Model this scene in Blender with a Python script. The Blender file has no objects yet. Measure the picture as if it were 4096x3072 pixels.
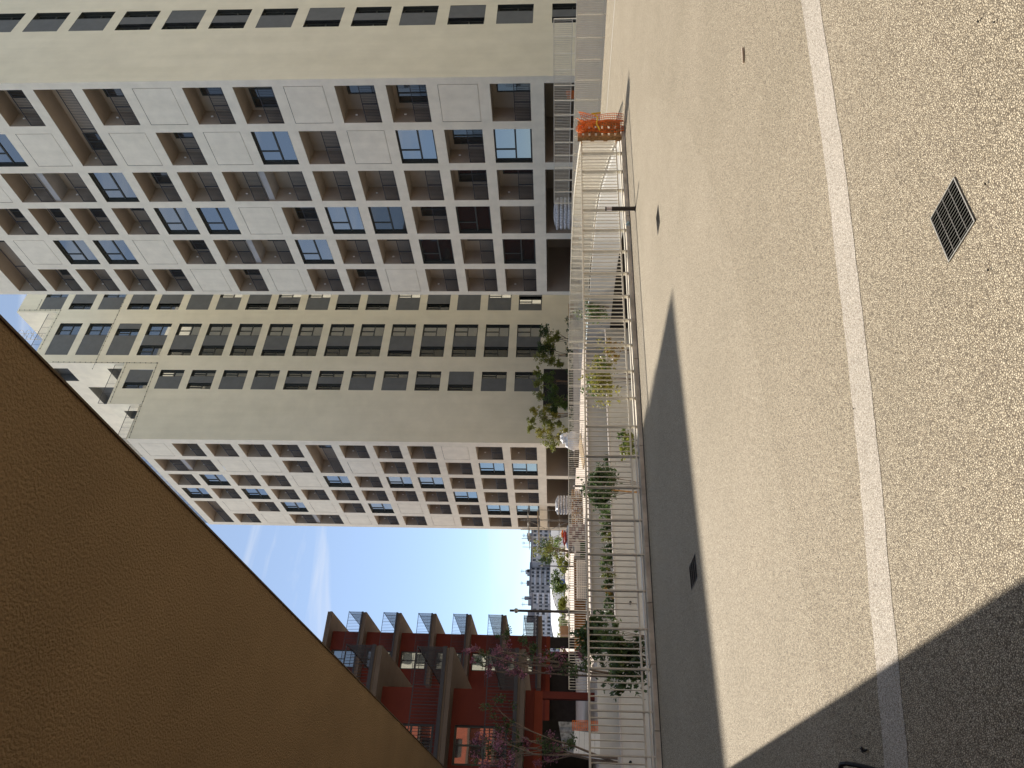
import bpy, math, random
from mathutils import Vector, Matrix, Euler
random.seed(7)
C = bpy.context.scene.collection
# ------------------------------------------------------------------ camera
FPX, TILT, ROLL, YAW, SX, SY = 2843.1, 0.0472135, 0.00714304, 0.60463065, -15.437, 52.83
EYE = 1.65
_fw0 = Vector((math.sin(YAW), math.cos(YAW), 0)); _rt0 = Vector((math.cos(YAW), -math.sin(YAW), 0)); _zz = Vector((0, 0, 1))
FW = math.cos(TILT)*_fw0 + math.sin(TILT)*_zz; _up = -math.sin(TILT)*_fw0 + math.cos(TILT)*_zz
R2 = math.cos(ROLL)*_rt0 + math.sin(ROLL)*_up; U2 = -math.sin(ROLL)*_rt0 + math.cos(ROLL)*_up
EYEP = Vector((0, 0, EYE))
camd = bpy.data.cameras.new("camera"); cam = bpy.data.objects.new("camera", camd); C.objects.link(cam)
camd.sensor_fit = 'HORIZONTAL'; camd.sensor_width = 36.0; camd.lens = FPX/4096*36.0
camd.shift_x = -SY/4096; camd.shift_y = -SX/4096
camd.clip_start = 0.05; camd.clip_end = 6000
_m = Matrix((-U2, R2, -FW)).transposed().to_4x4(); _m.translation = EYEP      # the photograph was taken with the phone on its side
cam.matrix_world = _m
bpy.context.scene.camera = cam
def ray(px, py): return FW + (3072-py-1536-SX)/FPX*R2 - (px-2048-SY)/FPX*U2
def atX(px, py, X): d = ray(px, py); return EYEP + d*(X/d.x)
def atY(px, py, Y): d = ray(px, py); return EYEP + d*(Y/d.y)
def atZ(px, py, Z): d = ray(px, py); return EYEP + d*((Z-EYE)/d.z)
# ------------------------------------------------------------------ light
SUNV = Vector((0.047, 1.081, 1.0)).normalized()
W = bpy.data.worlds.new("World"); bpy.context.scene.world = W; W.use_nodes = True
nt = W.node_tree; nd = nt.nodes; lk = nt.links
for n in list(nd): nd.remove(n)
out = nd.new('ShaderNodeOutputWorld'); bg = nd.new('ShaderNodeBackground'); sky = nd.new('ShaderNodeTexSky')
sky.sky_type = 'NISHITA'; sky.sun_disc = False
sky.sun_elevation = math.asin(SUNV.z); sky.sun_rotation = math.atan2(SUNV.x, SUNV.y)
sky.air_density = 0.6; sky.dust_density = 0.0; sky.ozone_density = 1.3
bg.inputs['Strength'].default_value = 0.092
tc = nd.new('ShaderNodeTexCoord'); mp = nd.new('ShaderNodeMapping'); mp.inputs['Scale'].default_value = (1.2, 1.2, 8.0); mp.inputs['Rotation'].default_value = (0.03, -0.02, 0.4)
ns = nd.new('ShaderNodeTexNoise'); ns.inputs['Scale'].default_value = 2.3; ns.inputs['Detail'].default_value = 9; ns.inputs['Roughness'].default_value = 0.55; ns.inputs['Distortion'].default_value = 0.9
rp = nd.new('ShaderNodeValToRGB'); rp.color_ramp.elements[0].position = 0.50; rp.color_ramp.elements[1].position = 0.76
rp.color_ramp.elements[1].color = (0.75, 0.75, 0.75, 1)
mx = nd.new('ShaderNodeMix'); mx.data_type = 'RGBA'
mx.inputs['B'].default_value = (4.5, 4.6, 4.8, 1)
lk.new(tc.outputs['Generated'], mp.inputs['Vector']); lk.new(mp.outputs['Vector'], ns.inputs['Vector']); lk.new(ns.outputs['Fac'], rp.inputs['Fac'])
lk.new(rp.outputs['Color'], mx.inputs['Factor']); veil = nd.new('ShaderNodeMix'); veil.data_type = 'RGBA'; veil.inputs['Factor'].default_value = 0.5; veil.inputs['B'].default_value = (2.55, 3.15, 3.9, 1)   # thin even high cloud
lk.new(sky.outputs['Color'], veil.inputs['A']); lk.new(veil.outputs['Result'], mx.inputs['A']); lk.new(mx.outputs['Result'], bg.inputs['Color']); lk.new(bg.outputs['Background'], out.inputs['Surface'])
sund = bpy.data.lights.new("sun", 'SUN'); sun = bpy.data.objects.new("sun", sund); C.objects.link(sun)
sund.energy = 3.45; sund.angle = math.radians(0.5); sund.color = (1.0, 0.92, 0.81)
sun.rotation_euler = (-SUNV).to_track_quat('-Z', 'Y').to_euler(); sun.location = SUNV*200
vs = bpy.context.scene.view_settings
vs.view_transform = 'Standard'; vs.look = 'None'; vs.gamma = 1.0; vs.use_curve_mapping = False; vs.exposure = 1.12
bpy.context.scene.cycles.max_bounces = 8; bpy.context.scene.cycles.diffuse_bounces = 5
# ------------------------------------------------------------------ materials
M = {}
def mat(name, col, rough=0.8, var=0.06, vscale=3.0, bump=0.0, bscale=60.0, metal=0.0, spec=0.3, stain=0.0):
    m = bpy.data.materials.new(name); m.use_nodes = True; M[name] = m
    t = m.node_tree; b = t.nodes['Principled BSDF']
    b.inputs['Roughness'].default_value = rough; b.inputs['Metallic'].default_value = metal; b.inputs['Specular IOR Level'].default_value = spec
    c = t.nodes.new('ShaderNodeTexCoord')
    n = t.nodes.new('ShaderNodeTexNoise'); n.inputs['Scale'].default_value = vscale; n.inputs['Detail'].default_value = 6; n.inputs['Roughness'].default_value = 0.6
    geo = t.nodes.new('ShaderNodeNewGeometry')
    t.links.new(geo.outputs['Position'], n.inputs['Vector'])
    r = t.nodes.new('ShaderNodeValToRGB')
    lo = [max(0, x*(1-var*2.2)) for x in col]; hi = [min(1, x*(1+var*1.2)) for x in col]
    r.color_ramp.elements[0].position = 0.32; r.color_ramp.elements[1].position = 0.68
    r.color_ramp.elements[0].color = (*lo, 1); r.color_ramp.elements[1].color = (*hi, 1)
    t.links.new(n.outputs['Fac'], r.inputs['Fac']); src = r.outputs['Color']
    if stain > 0:
        mpn = t.nodes.new('ShaderNodeMapping'); mpn.inputs['Scale'].default_value = (1.2, 1.2, 0.08)
        n2 = t.nodes.new('ShaderNodeTexNoise'); n2.inputs['Scale'].default_value = 1.3; n2.inputs['Detail'].default_value = 8
        t.links.new(geo.outputs['Position'], mpn.inputs['Vector']); t.links.new(mpn.outputs['Vector'], n2.inputs['Vector'])
        r2 = t.nodes.new('ShaderNodeValToRGB'); r2.color_ramp.elements[0].position = 0.35; r2.color_ramp.elements[1].position = 0.62
        k = 1-stain; r2.color_ramp.elements[0].color = (k, k, k*0.99, 1); r2.color_ramp.elements[1].color = (1, 1, 1, 1)
        mm = t.nodes.new('ShaderNodeMix'); mm.data_type = 'RGBA'; mm.blend_type = 'MULTIPLY'; mm.inputs['Factor'].default_value = 1
        t.links.new(n2.outputs['Fac'], r2.inputs['Fac']); t.links.new(src, mm.inputs['A']); t.links.new(r2.outputs['Color'], mm.inputs['B']); src = mm.outputs['Result']
    t.links.new(src, b.inputs['Base Color'])
    if bump > 0:
        n3 = t.nodes.new('ShaderNodeTexNoise'); n3.inputs['Scale'].default_value = bscale; n3.inputs['Detail'].default_value = 3
        t.links.new(geo.outputs['Position'], n3.inputs['Vector'])
        bp = t.nodes.new('ShaderNodeBump'); bp.inputs['Strength'].default_value = bump; bp.inputs['Distance'].default_value = 0.01
        t.links.new(n3.outputs['Fac'], bp.inputs['Height']); t.links.new(bp.outputs['Normal'], b.inputs['Normal'])
    return m
def aggregate(name, light, dark, scale, gap=0.10, tone=0.10):
    m = bpy.data.materials.new(name); m.use_nodes = True; M[name] = m
    t = m.node_tree; b = t.nodes['Principled BSDF']; b.inputs['Roughness'].default_value = 0.75; b.inputs['Specular IOR Level'].default_value = 0.25
    geo = t.nodes.new('ShaderNodeNewGeometry')
    v1 = t.nodes.new('ShaderNodeTexVoronoi'); v1.feature = 'DISTANCE_TO_EDGE'; v1.inputs['Scale'].default_value = scale
    v2 = t.nodes.new('ShaderNodeTexVoronoi'); v2.inputs['Scale'].default_value = scale
    wn = t.nodes.new('ShaderNodeTexNoise'); wn.inputs['Scale'].default_value = scale*0.8; wn.inputs['Detail'].default_value = 2
    wa = t.nodes.new('ShaderNodeVectorMath'); wa.operation = 'SCALE'; wa.inputs['Scale'].default_value = 0.6/scale
    ad = t.nodes.new('ShaderNodeVectorMath'); ad.operation = 'ADD'
    t.links.new(geo.outputs['Position'], wn.inputs['Vector']); t.links.new(wn.outputs['Color'], wa.inputs[0]); t.links.new(geo.outputs['Position'], ad.inputs[0]); t.links.new(wa.outputs['Vector'], ad.inputs[1])
    for v in (v1, v2): t.links.new(ad.outputs['Vector'], v.inputs['Vector'])
    sep = t.nodes.new('ShaderNodeSeparateColor'); t.links.new(v2.outputs['Color'], sep.inputs['Color'])
    st = t.nodes.new('ShaderNodeValToRGB'); e = st.color_ramp.elements
    e[0].position = 0.0; e[0].color = (*[x*0.5 for x in light], 1); e[1].position = 1.0; e[1].color = (*[min(1, x*1.18) for x in light], 1)
    q = e.new(0.14); q.color = (light[0]*0.80, light[1]*0.77, light[2]*0.73, 1); q = e.new(0.6); q.color = (*light, 1)
    t.links.new(sep.outputs['Red'], st.inputs['Fac'])
    gp = t.nodes.new('ShaderNodeValToRGB'); gp.color_ramp.elements[0].position = 0.0; gp.color_ramp.elements[1].position = gap
    gp.color_ramp.elements[0].color = (0, 0, 0, 1); gp.color_ramp.elements[1].color = (1, 1, 1, 1)
    t.links.new(v1.outputs['Distance'], gp.inputs['Fac'])
    m1 = t.nodes.new('ShaderNodeMix'); m1.data_type = 'RGBA'; m1.inputs['A'].default_value = (*dark, 1)  # gaps between pebbles carry their shadow in the dark colour
    t.links.new(gp.outputs['Color'], m1.inputs['Factor']); t.links.new(st.outputs['Color'], m1.inputs['B'])
    n = t.nodes.new('ShaderNodeTexNoise'); n.inputs['Scale'].default_value = 0.55; n.inputs['Detail'].default_value = 7; n.inputs['Roughness'].default_value = 0.65
    t.links.new(geo.outputs['Position'], n.inputs['Vector'])
    r = t.nodes.new('ShaderNodeValToRGB'); r.color_ramp.elements[0].position = 0.3; r.color_ramp.elements[1].position = 0.7
    r.color_ramp.elements[0].color = (1-tone, 1-tone, 1-tone*1.2, 1); r.color_ramp.elements[1].color = (1+tone*0.5,)*3 + (1,)
    t.links.new(n.outputs['Fac'], r.inputs['Fac'])
    mm = t.nodes.new('ShaderNodeMix'); mm.data_type = 'RGBA'; mm.blend_type = 'MULTIPLY'; mm.inputs['Factor'].default_value = 1
    t.links.new(m1.outputs['Result'], mm.inputs['A']); t.links.new(r.outputs['Color'], mm.inputs['B']); t.links.new(mm.outputs['Result'], b.inputs['Base Color'])
    bp = t.nodes.new('ShaderNodeBump'); bp.inputs['Strength'].default_value = 0.55; bp.inputs['Distance'].default_value = 0.004
    t.links.new(gp.outputs['Color'], bp.inputs['Height']); t.links.new(bp.outputs['Normal'], b.inputs['Normal'])
    return m
def glass(name, tint, refl=0.45, rough=0.015):
    m = bpy.data.materials.new(name); m.use_nodes = True; M[name] = m
    t = m.node_tree; b = t.nodes['Principled BSDF']; o = t.nodes['Material Output']
    b.inputs['Base Color'].default_value = (*tint, 1); b.inputs['Roughness'].default_value = 0.1
    g = t.nodes.new('ShaderNodeBsdfGlossy'); g.inputs['Roughness'].default_value = rough; g.inputs['Color'].default_value = (0.80, 0.84, 0.86, 1)
    lw = t.nodes.new('ShaderNodeLayerWeight'); lw.inputs['Blend'].default_value = 0.35
    r = t.nodes.new('ShaderNodeMapRange'); r.inputs['To Min'].default_value = refl; r.inputs['To Max'].default_value = 1.0
    geo = t.nodes.new('ShaderNodeNewGeometry'); n = t.nodes.new('ShaderNodeTexNoise'); n.inputs['Scale'].default_value = 0.9; n.inputs['Detail'].default_value = 1
    bp = t.nodes.new('ShaderNodeBump'); bp.inputs['Strength'].default_value = 0.06; bp.inputs['Distance'].default_value = 0.02
    t.links.new(geo.outputs['Position'], n.inputs['Vector']); t.links.new(n.outputs['Fac'], bp.inputs['Height']); t.links.new(bp.outputs['Normal'], g.inputs['Normal'])
    x = t.nodes.new('ShaderNodeMixShader')
    t.links.new(lw.outputs['Fresnel'], r.inputs['Value']); t.links.new(r.outputs['Result'], x.inputs['Fac']); t.links.new(b.outputs['BSDF'], x.inputs[1]); t.links.new(g.outputs['BSDF'], x.inputs[2]); t.links.new(x.outputs['Shader'], o.inputs['Surface'])
    return m
def leafmat(name, col, trans=0.35, var=0.35):
    m = bpy.data.materials.new(name); m.use_nodes = True; M[name] = m
    t = m.node_tree; b = t.nodes['Principled BSDF']; o = t.nodes['Material Output']; b.inputs['Roughness'].default_value = 0.45; b.inputs['Specular IOR Level'].default_value = 0.35
    geo = t.nodes.new('ShaderNodeNewGeometry'); r = t.nodes.new('ShaderNodeValToRGB')
    r.color_ramp.elements[0].color = (*[x*(1-var) for x in col], 1); r.color_ramp.elements[1].color = (*[min(1, x*(1+var)) for x in col], 1)
    t.links.new(geo.outputs['Random Per Island'], r.inputs['Fac']); t.links.new(r.outputs['Color'], b.inputs['Base Color'])
    tr = t.nodes.new('ShaderNodeBsdfTranslucent'); x = t.nodes.new('ShaderNodeMixShader'); x.inputs['Fac'].default_value = trans
    t.links.new(r.outputs['Color'], tr.inputs['Color']); t.links.new(b.outputs['BSDF'], x.inputs[1]); t.links.new(tr.outputs['BSDF'], x.inputs[2]); t.links.new(x.outputs['Shader'], o.inputs['Surface'])
    return m
aggregate('aggregate', (0.63, 0.55, 0.41), (0.07, 0.05, 0.033), 108, 0.27, 0.10)
aggregate('aggregate_pale', (0.69, 0.635, 0.55), (0.17, 0.135, 0.105), 140, 0.19, 0.08)
aggregate('aggregate_patch', (0.642, 0.562, 0.423), (0.075, 0.055, 0.037), 108, 0.265, 0.10)
mat('paving', (0.58, 0.49, 0.41), 0.85, 0.08, 0.8, 0.2, 30)
mat('kerb_stone', (0.74, 0.68, 0.58), 0.85, 0.16, 2.5, 0.35, 40, stain=0.2)
mat('concrete', (0.55, 0.49, 0.41), 0.85, 0.14, 2.5, 0.35, 40, stain=0.15)
mat('court_wall', (0.70, 0.66, 0.58), 0.85, 0.04, 1.5, 0.15, 80, stain=0.08)
mat('coping_pale', (0.62, 0.56, 0.50), 0.8, 0.06, 3, 0.1, 50)
mat('plaster', (0.87, 0.805, 0.655), 0.85, 0.035, 1.2, 0.12, 90, stain=0.05)
mat('plaster_cream', (0.71, 0.665, 0.525), 0.88, 0.03, 0.6, 0.12, 90, stain=0.05)
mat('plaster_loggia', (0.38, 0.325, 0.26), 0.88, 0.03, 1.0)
mat('plaster_grey', (0.125, 0.13, 0.13), 0.85, 0.05, 1.5, 0.1, 90)
mat('frame_grey', (0.05, 0.055, 0.05), 0.5, 0.05, 5)
mat('rail_dark', (0.035, 0.035, 0.04), 0.55, 0.05, 5)
mat('tan_stucco', (0.285, 0.203, 0.118), 0.9, 0.05, 2.0, 0.85, 105)
mat('taupe', (0.115, 0.088, 0.066), 0.85, 0.05, 1.5, 0.15, 80)
mat('red_wall', (0.125, 0.022, 0.013), 0.8, 0.06, 1.5, 0.1, 70)
mat('orange_wall', (0.18, 0.032, 0.014), 0.8, 0.06, 1.5, 0.1, 70)
mat('fence_paint', (0.74, 0.70, 0.60), 0.45, 0.05, 6, spec=0.4)
mat('ramp_white', (0.50, 0.495, 0.47), 0.7, 0.05, 1.2, 0.1, 60, stain=0.12)
mat('white_paint', (0.74, 0.73, 0.70), 0.55, 0.04, 3)
mat('black', (0.012, 0.012, 0.014), 0.6, 0.1, 6)
mat('pit_shade', (0.002, 0.002, 0.002), 1.0, 0.0, 3, spec=0.0)
mat('dark_room', (0.03, 0.027, 0.024), 0.9, 0.1, 3)
mat('grate_steel', (0.34, 0.33, 0.30), 0.6, 0.1, 20, metal=0.3)
mat('bollard_metal', (0.045, 0.04, 0.04), 0.45, 0.1, 8)
mat('lens_white', (0.62, 0.58, 0.60), 0.3, 0.03, 5)
mat('wood', (0.40, 0.23, 0.10), 0.8, 0.2, 14, 0.3, 40)
mat('wood_pale', (0.52, 0.38, 0.22), 0.8, 0.15, 14)
mat('net_orange', (0.85, 0.20, 0.03), 0.6, 0.1, 20)
mat('strap_yellow', (0.85, 0.52, 0.03), 0.5, 0.1, 20)
mat('soil', (0.07, 0.045, 0.028), 0.95, 0.25, 6, 0.6, 30)
mat('bark', (0.20, 0.15, 0.11), 0.9, 0.2, 25, 0.4, 60)
mat('bark_pale', (0.20, 0.15, 0.11), 0.9, 0.2, 25, 0.4, 60)
mat('stake', (0.50, 0.27, 0.10), 0.8, 0.15, 12)
mat('corten', (0.30, 0.12, 0.025), 0.85, 0.2, 4, 0.2, 40)
mat('white_bag', (0.72, 0.72, 0.72), 0.6, 0.08, 8, 0.6, 8)
mat('film', (0.62, 0.62, 0.63), 0.22, 0.25, 9, 0.8, 12, spec=0.7)
mat('paver_red', (0.30, 0.20, 0.18), 0.85, 0.25, 7)
mat('red_plastic', (0.45, 0.05, 0.04), 0.5, 0.2, 8)
mat('hazed_wall', (0.36, 0.37, 0.40), 0.9, 0.06, 0.05)  # far blocks: distance haze is put into these grey-blue colours
mat('hazed_dark', (0.15, 0.155, 0.18), 0.9, 0.1, 0.05)
mat('hazed_white', (0.47, 0.49, 0.54), 0.9, 0.05, 0.05)
mat('hazed_window', (0.05, 0.06, 0.075), 0.4, 0.2, 0.3)
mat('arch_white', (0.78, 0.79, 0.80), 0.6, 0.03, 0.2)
mat('sign_blue', (0.02, 0.10, 0.40), 0.5, 0.05, 3)
mat('scaffold', (0.30, 0.29, 0.26), 0.5, 0.2, 4, metal=0.5)
mat('mask_blue', (0.45, 0.62, 0.70), 0.8, 0.1, 30)
mat('sheet_grey', (0.16, 0.15, 0.14), 0.5, 0.2, 2, 0.6, 6)
mat('earth', (0.20, 0.17, 0.12), 0.95, 0.2, 0.02)
glass('glass', (0.015, 0.018, 0.018), 0.27)
glass('glass_dark', (0.02, 0.022, 0.02), 0.04)
leafmat('leaf_green', (0.13, 0.19, 0.045)); leafmat('leaf_olive', (0.22, 0.24, 0.05)); leafmat('leaf_dark', (0.06, 0.10, 0.03), 0.3)
leafmat('leaf_yellow', (0.30, 0.28, 0.05)); leafmat('leaf_pink', (0.27, 0.11, 0.15), 0.25, 0.45); leafmat('leaf_glossy', (0.08, 0.13, 0.04), 0.3); leafmat('leaf_autumn', (0.26, 0.17, 0.04))
# ------------------------------------------------------------------ helpers
class MB:
    def __init__(s): s.v = []; s.f = []
    def quad(s, a, b, c, d):
        i = len(s.v); s.v += [tuple(a), tuple(b), tuple(c), tuple(d)]; s.f.append((i, i+1, i+2, i+3)); return s
    def poly(s, pts):
        i = len(s.v); s.v += [tuple(p) for p in pts]; s.f.append(tuple(range(i, i+len(pts)))); return s
    def box(s, x0, x1, y0, y1, z0, z1):
        i = len(s.v)
        s.v += [(x0,y0,z0),(x1,y0,z0),(x1,y1,z0),(x0,y1,z0),(x0,y0,z1),(x1,y0,z1),(x1,y1,z1),(x0,y1,z1)]
        s.f += [tuple(i+k for k in q) for q in ((3,2,1,0),(4,5,6,7),(0,1,5,4),(1,2,6,5),(2,3,7,6),(3,0,4,7))]; return s
    def prism(s, pts, z0, z1):           # pts: list of (x,y), counter-clockwise
        i = len(s.v); n = len(pts)
        s.v += [(x, y, z0) for x, y in pts] + [(x, y, z1) for x, y in pts]
        s.f.append(tuple(i+k for k in reversed(range(n)))); s.f.append(tuple(i+n+k for k in range(n)))
        for k in range(n): s.f.append((i+k, i+(k+1) % n, i+n+(k+1) % n, i+n+k))
        return s
    def tube(s, p, q, r0, r1=None, n=6, cap=True):
        r1 = r0 if r1 is None else r1; p = Vector(p); q = Vector(q); d = (q-p)
        if d.length < 1e-6: return s
        d.normalize(); a = d.orthogonal().normalized(); b = d.cross(a); i = len(s.v)
        for c, r in ((p, r0), (q, r1)):
            for k in range(n):
                t = 2*math.pi*k/n; s.v.append(tuple(c + (a*math.cos(t)+b*math.sin(t))*r))
        for k in range(n): s.f.append((i+k, i+(k+1) % n, i+n+(k+1) % n, i+n+k))
        if cap: s.f.append(tuple(i+k for k in reversed(range(n)))); s.f.append(tuple(i+n+k for k in range(n)))
        return s
    def path(s, pts, radii, n=6):
        for k in range(len(pts)-1): s.tube(pts[k], pts[k+1], radii[k], radii[k+1], n)
        return s
    def blob(s, c, r, seed=0, amp=0.15, nu=14, nv=8, flat=0.0):
        rnd = random.Random(seed); ph = [rnd.uniform(0, 6.28) for _ in range(6)]; i = len(s.v); c = Vector(c)
        for a in range(nv+1):
            th = math.pi*a/nv
            for b in range(nu):
                p = 2*math.pi*b/nu
                k = 1 + amp*(math.sin(3*p+ph[0])*math.sin(2*th+ph[1]) + 0.7*math.sin(5*p+ph[2]+2*th) + 0.5*math.sin(7*th+ph[3]))
                z = math.cos(th)*r[2]*k; z = max(z, -r[2]*(1-flat))
                s.v.append((c.x+math.sin(th)*math.cos(p)*r[0]*k, c.y+math.sin(th)*math.sin(p)*r[1]*k, c.z+z))
        for a in range(nv):
            for b in range(nu): s.f.append((i+a*nu+b, i+(a+1)*nu+b, i+(a+1)*nu+(b+1) % nu, i+a*nu+(b+1) % nu))
        return s
    def leaf(s, c, sx, sy, rnd, droop=0.0):
        e = Euler((rnd.uniform(-1.2, 1.2), rnd.uniform(-1.2, 1.2), rnd.uniform(0, 6.28))).to_matrix()
        a = e @ Vector((sx, 0, 0)); b = e @ Vector((0, sy, 0)); nrm = e @ Vector((0, 0, sx*0.25)); c = Vector(c)
        s.quad(c-a, c-b*0.9+nrm*0.4, c+a, c+b*0.9+nrm*0.4); return s
    def mesh(s, name):
        me = bpy.data.meshes.new(name); me.from_pydata(s.v, [], s.f); me.update(); return me
    def build(s, name, m, parent=None, smooth=False, off=None):
        if off is not None:
            ox, oy, oz = off; s.v = [(x-ox, y-oy, z-oz) for x, y, z in s.v]
        me = s.mesh(name); me.materials.append(M[m])
        if smooth:
            for p in me.polygons: p.use_smooth = True
        return link(name, me, parent)
def link(name, me, parent=None, loc=None):
    o = bpy.data.objects.new(name, me); C.objects.link(o)
    if parent is not None: o.parent = parent
    if loc is not None: o.location = loc
    return o
def tag(o, label, cat, group=None):
    o['label'] = label; o['category'] = cat
    if group: o['group'] = group
    return o
def thing(name, label, cat, loc=(0, 0, 0), group=None):
    o = bpy.data.objects.new(name, None); o.empty_display_size = 0.3; C.objects.link(o); o.location = loc
    return tag(o, label, cat, group)
def structure(o): o['kind'] = 'structure'; return o
def rel(mb, root): return tuple(root.location)
def part(mb, name, m, root, smooth=False):       # mesh in world coordinates, becomes a child of root
    return mb.build(name, m, root, smooth, off=root.location)
# ------------------------------------------------------------------ ground
CURVE = [(16.2, 11.9), (17.0, 12.6), (18.9, 14.6), (20.6, 16.6), (22.2, 18.5), (23.4, 20.1), (24.4, 22.0), (25.2, 24.1), (25.8, 26.5), (26.1, 28.6), (26.3, 31.0), (26.4, 34.3)]
FY = lambda x: 12.62 - 0.078*x                    # front face of the kerb under the near fence
def kerbline(x, o=0.0): return (x, FY(x)+o)
g = MB()
g.poly([(-60, -60, 0), (26.5, -60, 0), (26.5, 11.0, 0), (16.2, FY(16.2), 0), (-60, FY(-60), 0)])
g.poly([(16.2, FY(16.2), 0), (26.5, 11.0, 0), (26.5, 34.3, 0)] + [(x, y, 0) for x, y in reversed(CURVE)])
structure(g.build('path', 'aggregate'))
# pale strip and the paler pour
def sheet(name, pts, m, z): b = MB(); b.poly([(x, y, z) for x, y in pts]); return structure(b.build(name, m))
e0 = [atZ(3205, 0, 0), atZ(3300, 640, 0), atZ(3352, 1100, 0), atZ(3400, 1500, 0), atZ(3440, 1900, 0), atZ(3480, 2400, 0), atZ(3522, 2850, 0), atZ(3560, 3300, 0)]
e1 = [atZ(3278, 0, 0), atZ(3378, 640, 0), atZ(3432, 1100, 0), atZ(3480, 1500, 0), atZ(3524, 1900, 0), atZ(3570, 2400, 0), atZ(3615, 2850, 0), atZ(3660, 3300, 0)]
rj = random.Random(3)
def dens(pts, j):
    o = []
    for k in range(len(pts)-1):
        for q in range(8):
            p = pts[k].lerp(pts[k+1], q/8); o.append((p.x + rj.uniform(-j, j), p.y + rj.uniform(-j, j)))
    o.append((pts[-1].x, pts[-1].y)); return o
A_, B_ = dens(e0, 0.006), dens(e1, 0.006)
ext = [(A_[0][0]+(A_[0][0]-A_[8][0])*3, A_[0][1]+(A_[0][1]-A_[8][1])*3)], [(B_[0][0]+(B_[0][0]-B_[8][0])*3, B_[0][1]+(B_[0][1]-B_[8][1])*3)]
A_ = ext[0]+A_; B_ = ext[1]+B_
sb = MB()
for k in range(len(A_)-1): sb.quad((*B_[k], 0.002), (*A_[k], 0.002), (*A_[k+1], 0.002), (*B_[k+1], 0.002))
structure(sb.build('pale_strip', 'aggregate_pale'))
pp = [(2.2, 4.75), (4.0, 4.85), (5.9, 5.1), (7.03, 5.39), (8.0, 5.72), (8.93, 6.14), (9.8, 6.55), (10.6, 6.95), (11.3, 7.4), (12.3, 8.1), (13.3, 8.9), (14.0, 9.6), (14.3, 10.2), (14.2, 10.8), (13.6, 11.2)]
pp += [(x, FY(x)-0.35) for x in (12.5, 9, 6, 3, 0)] + [(-4, 12.4), (-4, 4.7)]
sheet('pale_pour', pp, 'aggregate_patch', 0.0007)
sheet('painted_line', [(22.15, 9.0), (22.22, 9.0), (22.95, 17.2), (22.88, 17.2)], 'white_paint', 0.004)
pz = MB(); pz.quad((8.6, 34.3, 0), (1500, 34.3, 0), (1500, 3000, 0), (8.6, 3000, 0)); pz.quad((-1500, 31.0, 0), (8.6, 31.0, 0), (8.6, 3000, 0), (-1500, 3000, 0))
structure(pz.build('plaza', 'paving'))
lc = MB(); lc.quad((26.6, -60, -2.6), (300, -60, -2.6), (300, 34.2, -2.6), (26.6, 34.2, -2.6)); structure(lc.build('lower_yard', 'concrete'))
cf = MB(); cf.poly([(-60, 12.0, -3.3), (17, 12.0, -3.3), (27, 20, -3.3), (27, 34.4, -3.3), (-60, 34.4, -3.3)]); structure(cf.build('sunken_court_floor', 'concrete'))
# walls of the sunken court
cw = MB(); cw.box(8.6, 26.4, 34.3, 34.55, -3.3, -0.06); tag(cw.build('retaining_wall', 'court_wall'), 'long pale retaining wall at the far side of the sunken court', 'wall')
cw = MB(); cw.box(-60, 8.6, 31.0, 31.25, -3.3, -0.004); tag(cw.build('retaining_wall', 'court_wall'), 'pale retaining wall of the sunken court below the red building', 'wall')
cw = MB(); cw.box(8.6, 8.85, 31.25, 34.3, -3.3, -0.005); tag(cw.build('retaining_wall', 'court_wall'), 'short return of the pale retaining wall beside the red building', 'wall')
cw = MB(); cw.box(-60, 16.2, 12.75, 13.0, -3.3, -0.05); tag(cw.build('retaining_wall', 'concrete'), 'retaining wall directly under the near fence', 'wall')
cp = thing('coping', 'pinkish stone coping along the top of the far retaining wall', 'coping', (8.5, 34.2, 0))
for k in range(18):
    x = 8.5 + k*1.0; b = MB(); b.box(x+0.006, x+0.994, 34.2, 34.62, -0.06, 0.045); part(b, 'stone', 'coping_pale', cp)
# curved white parapet of the ramp
rb = MB(); n = len(CURVE)
for k in range(n-1):
    (x0, y0), (x1, y1) = CURVE[k], CURVE[k+1]
    L = math.hypot(x1-x0, y1-y0); nx, ny = (y1-y0)/L*0.28, -(x1-x0)/L*0.28
    rb.prism([(x0, y0), (x0+nx, y0+ny), (x1+nx, y1+ny), (x1, y1)], -1.27, 0.012)
tag(rb.build('ramp_parapet', 'ramp_white'), 'curved white sunlit wall edging the ramp below the near fence', 'wall')
rk = MB(); rk.prism([(27.2, 34.2), (27.0, 20), (19.0, 11.9), (19.4, 11.6), (27.6, 19.8), (27.8, 34.2)][::-1], -3.3, -1.3); tag(rk.build('ramp_back_wall', 'dark_room'), 'back wall inside the garage ramp opening, coloured dark for its shade', 'wall')  # shade of the opening is put into this wall's dark colour
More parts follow.
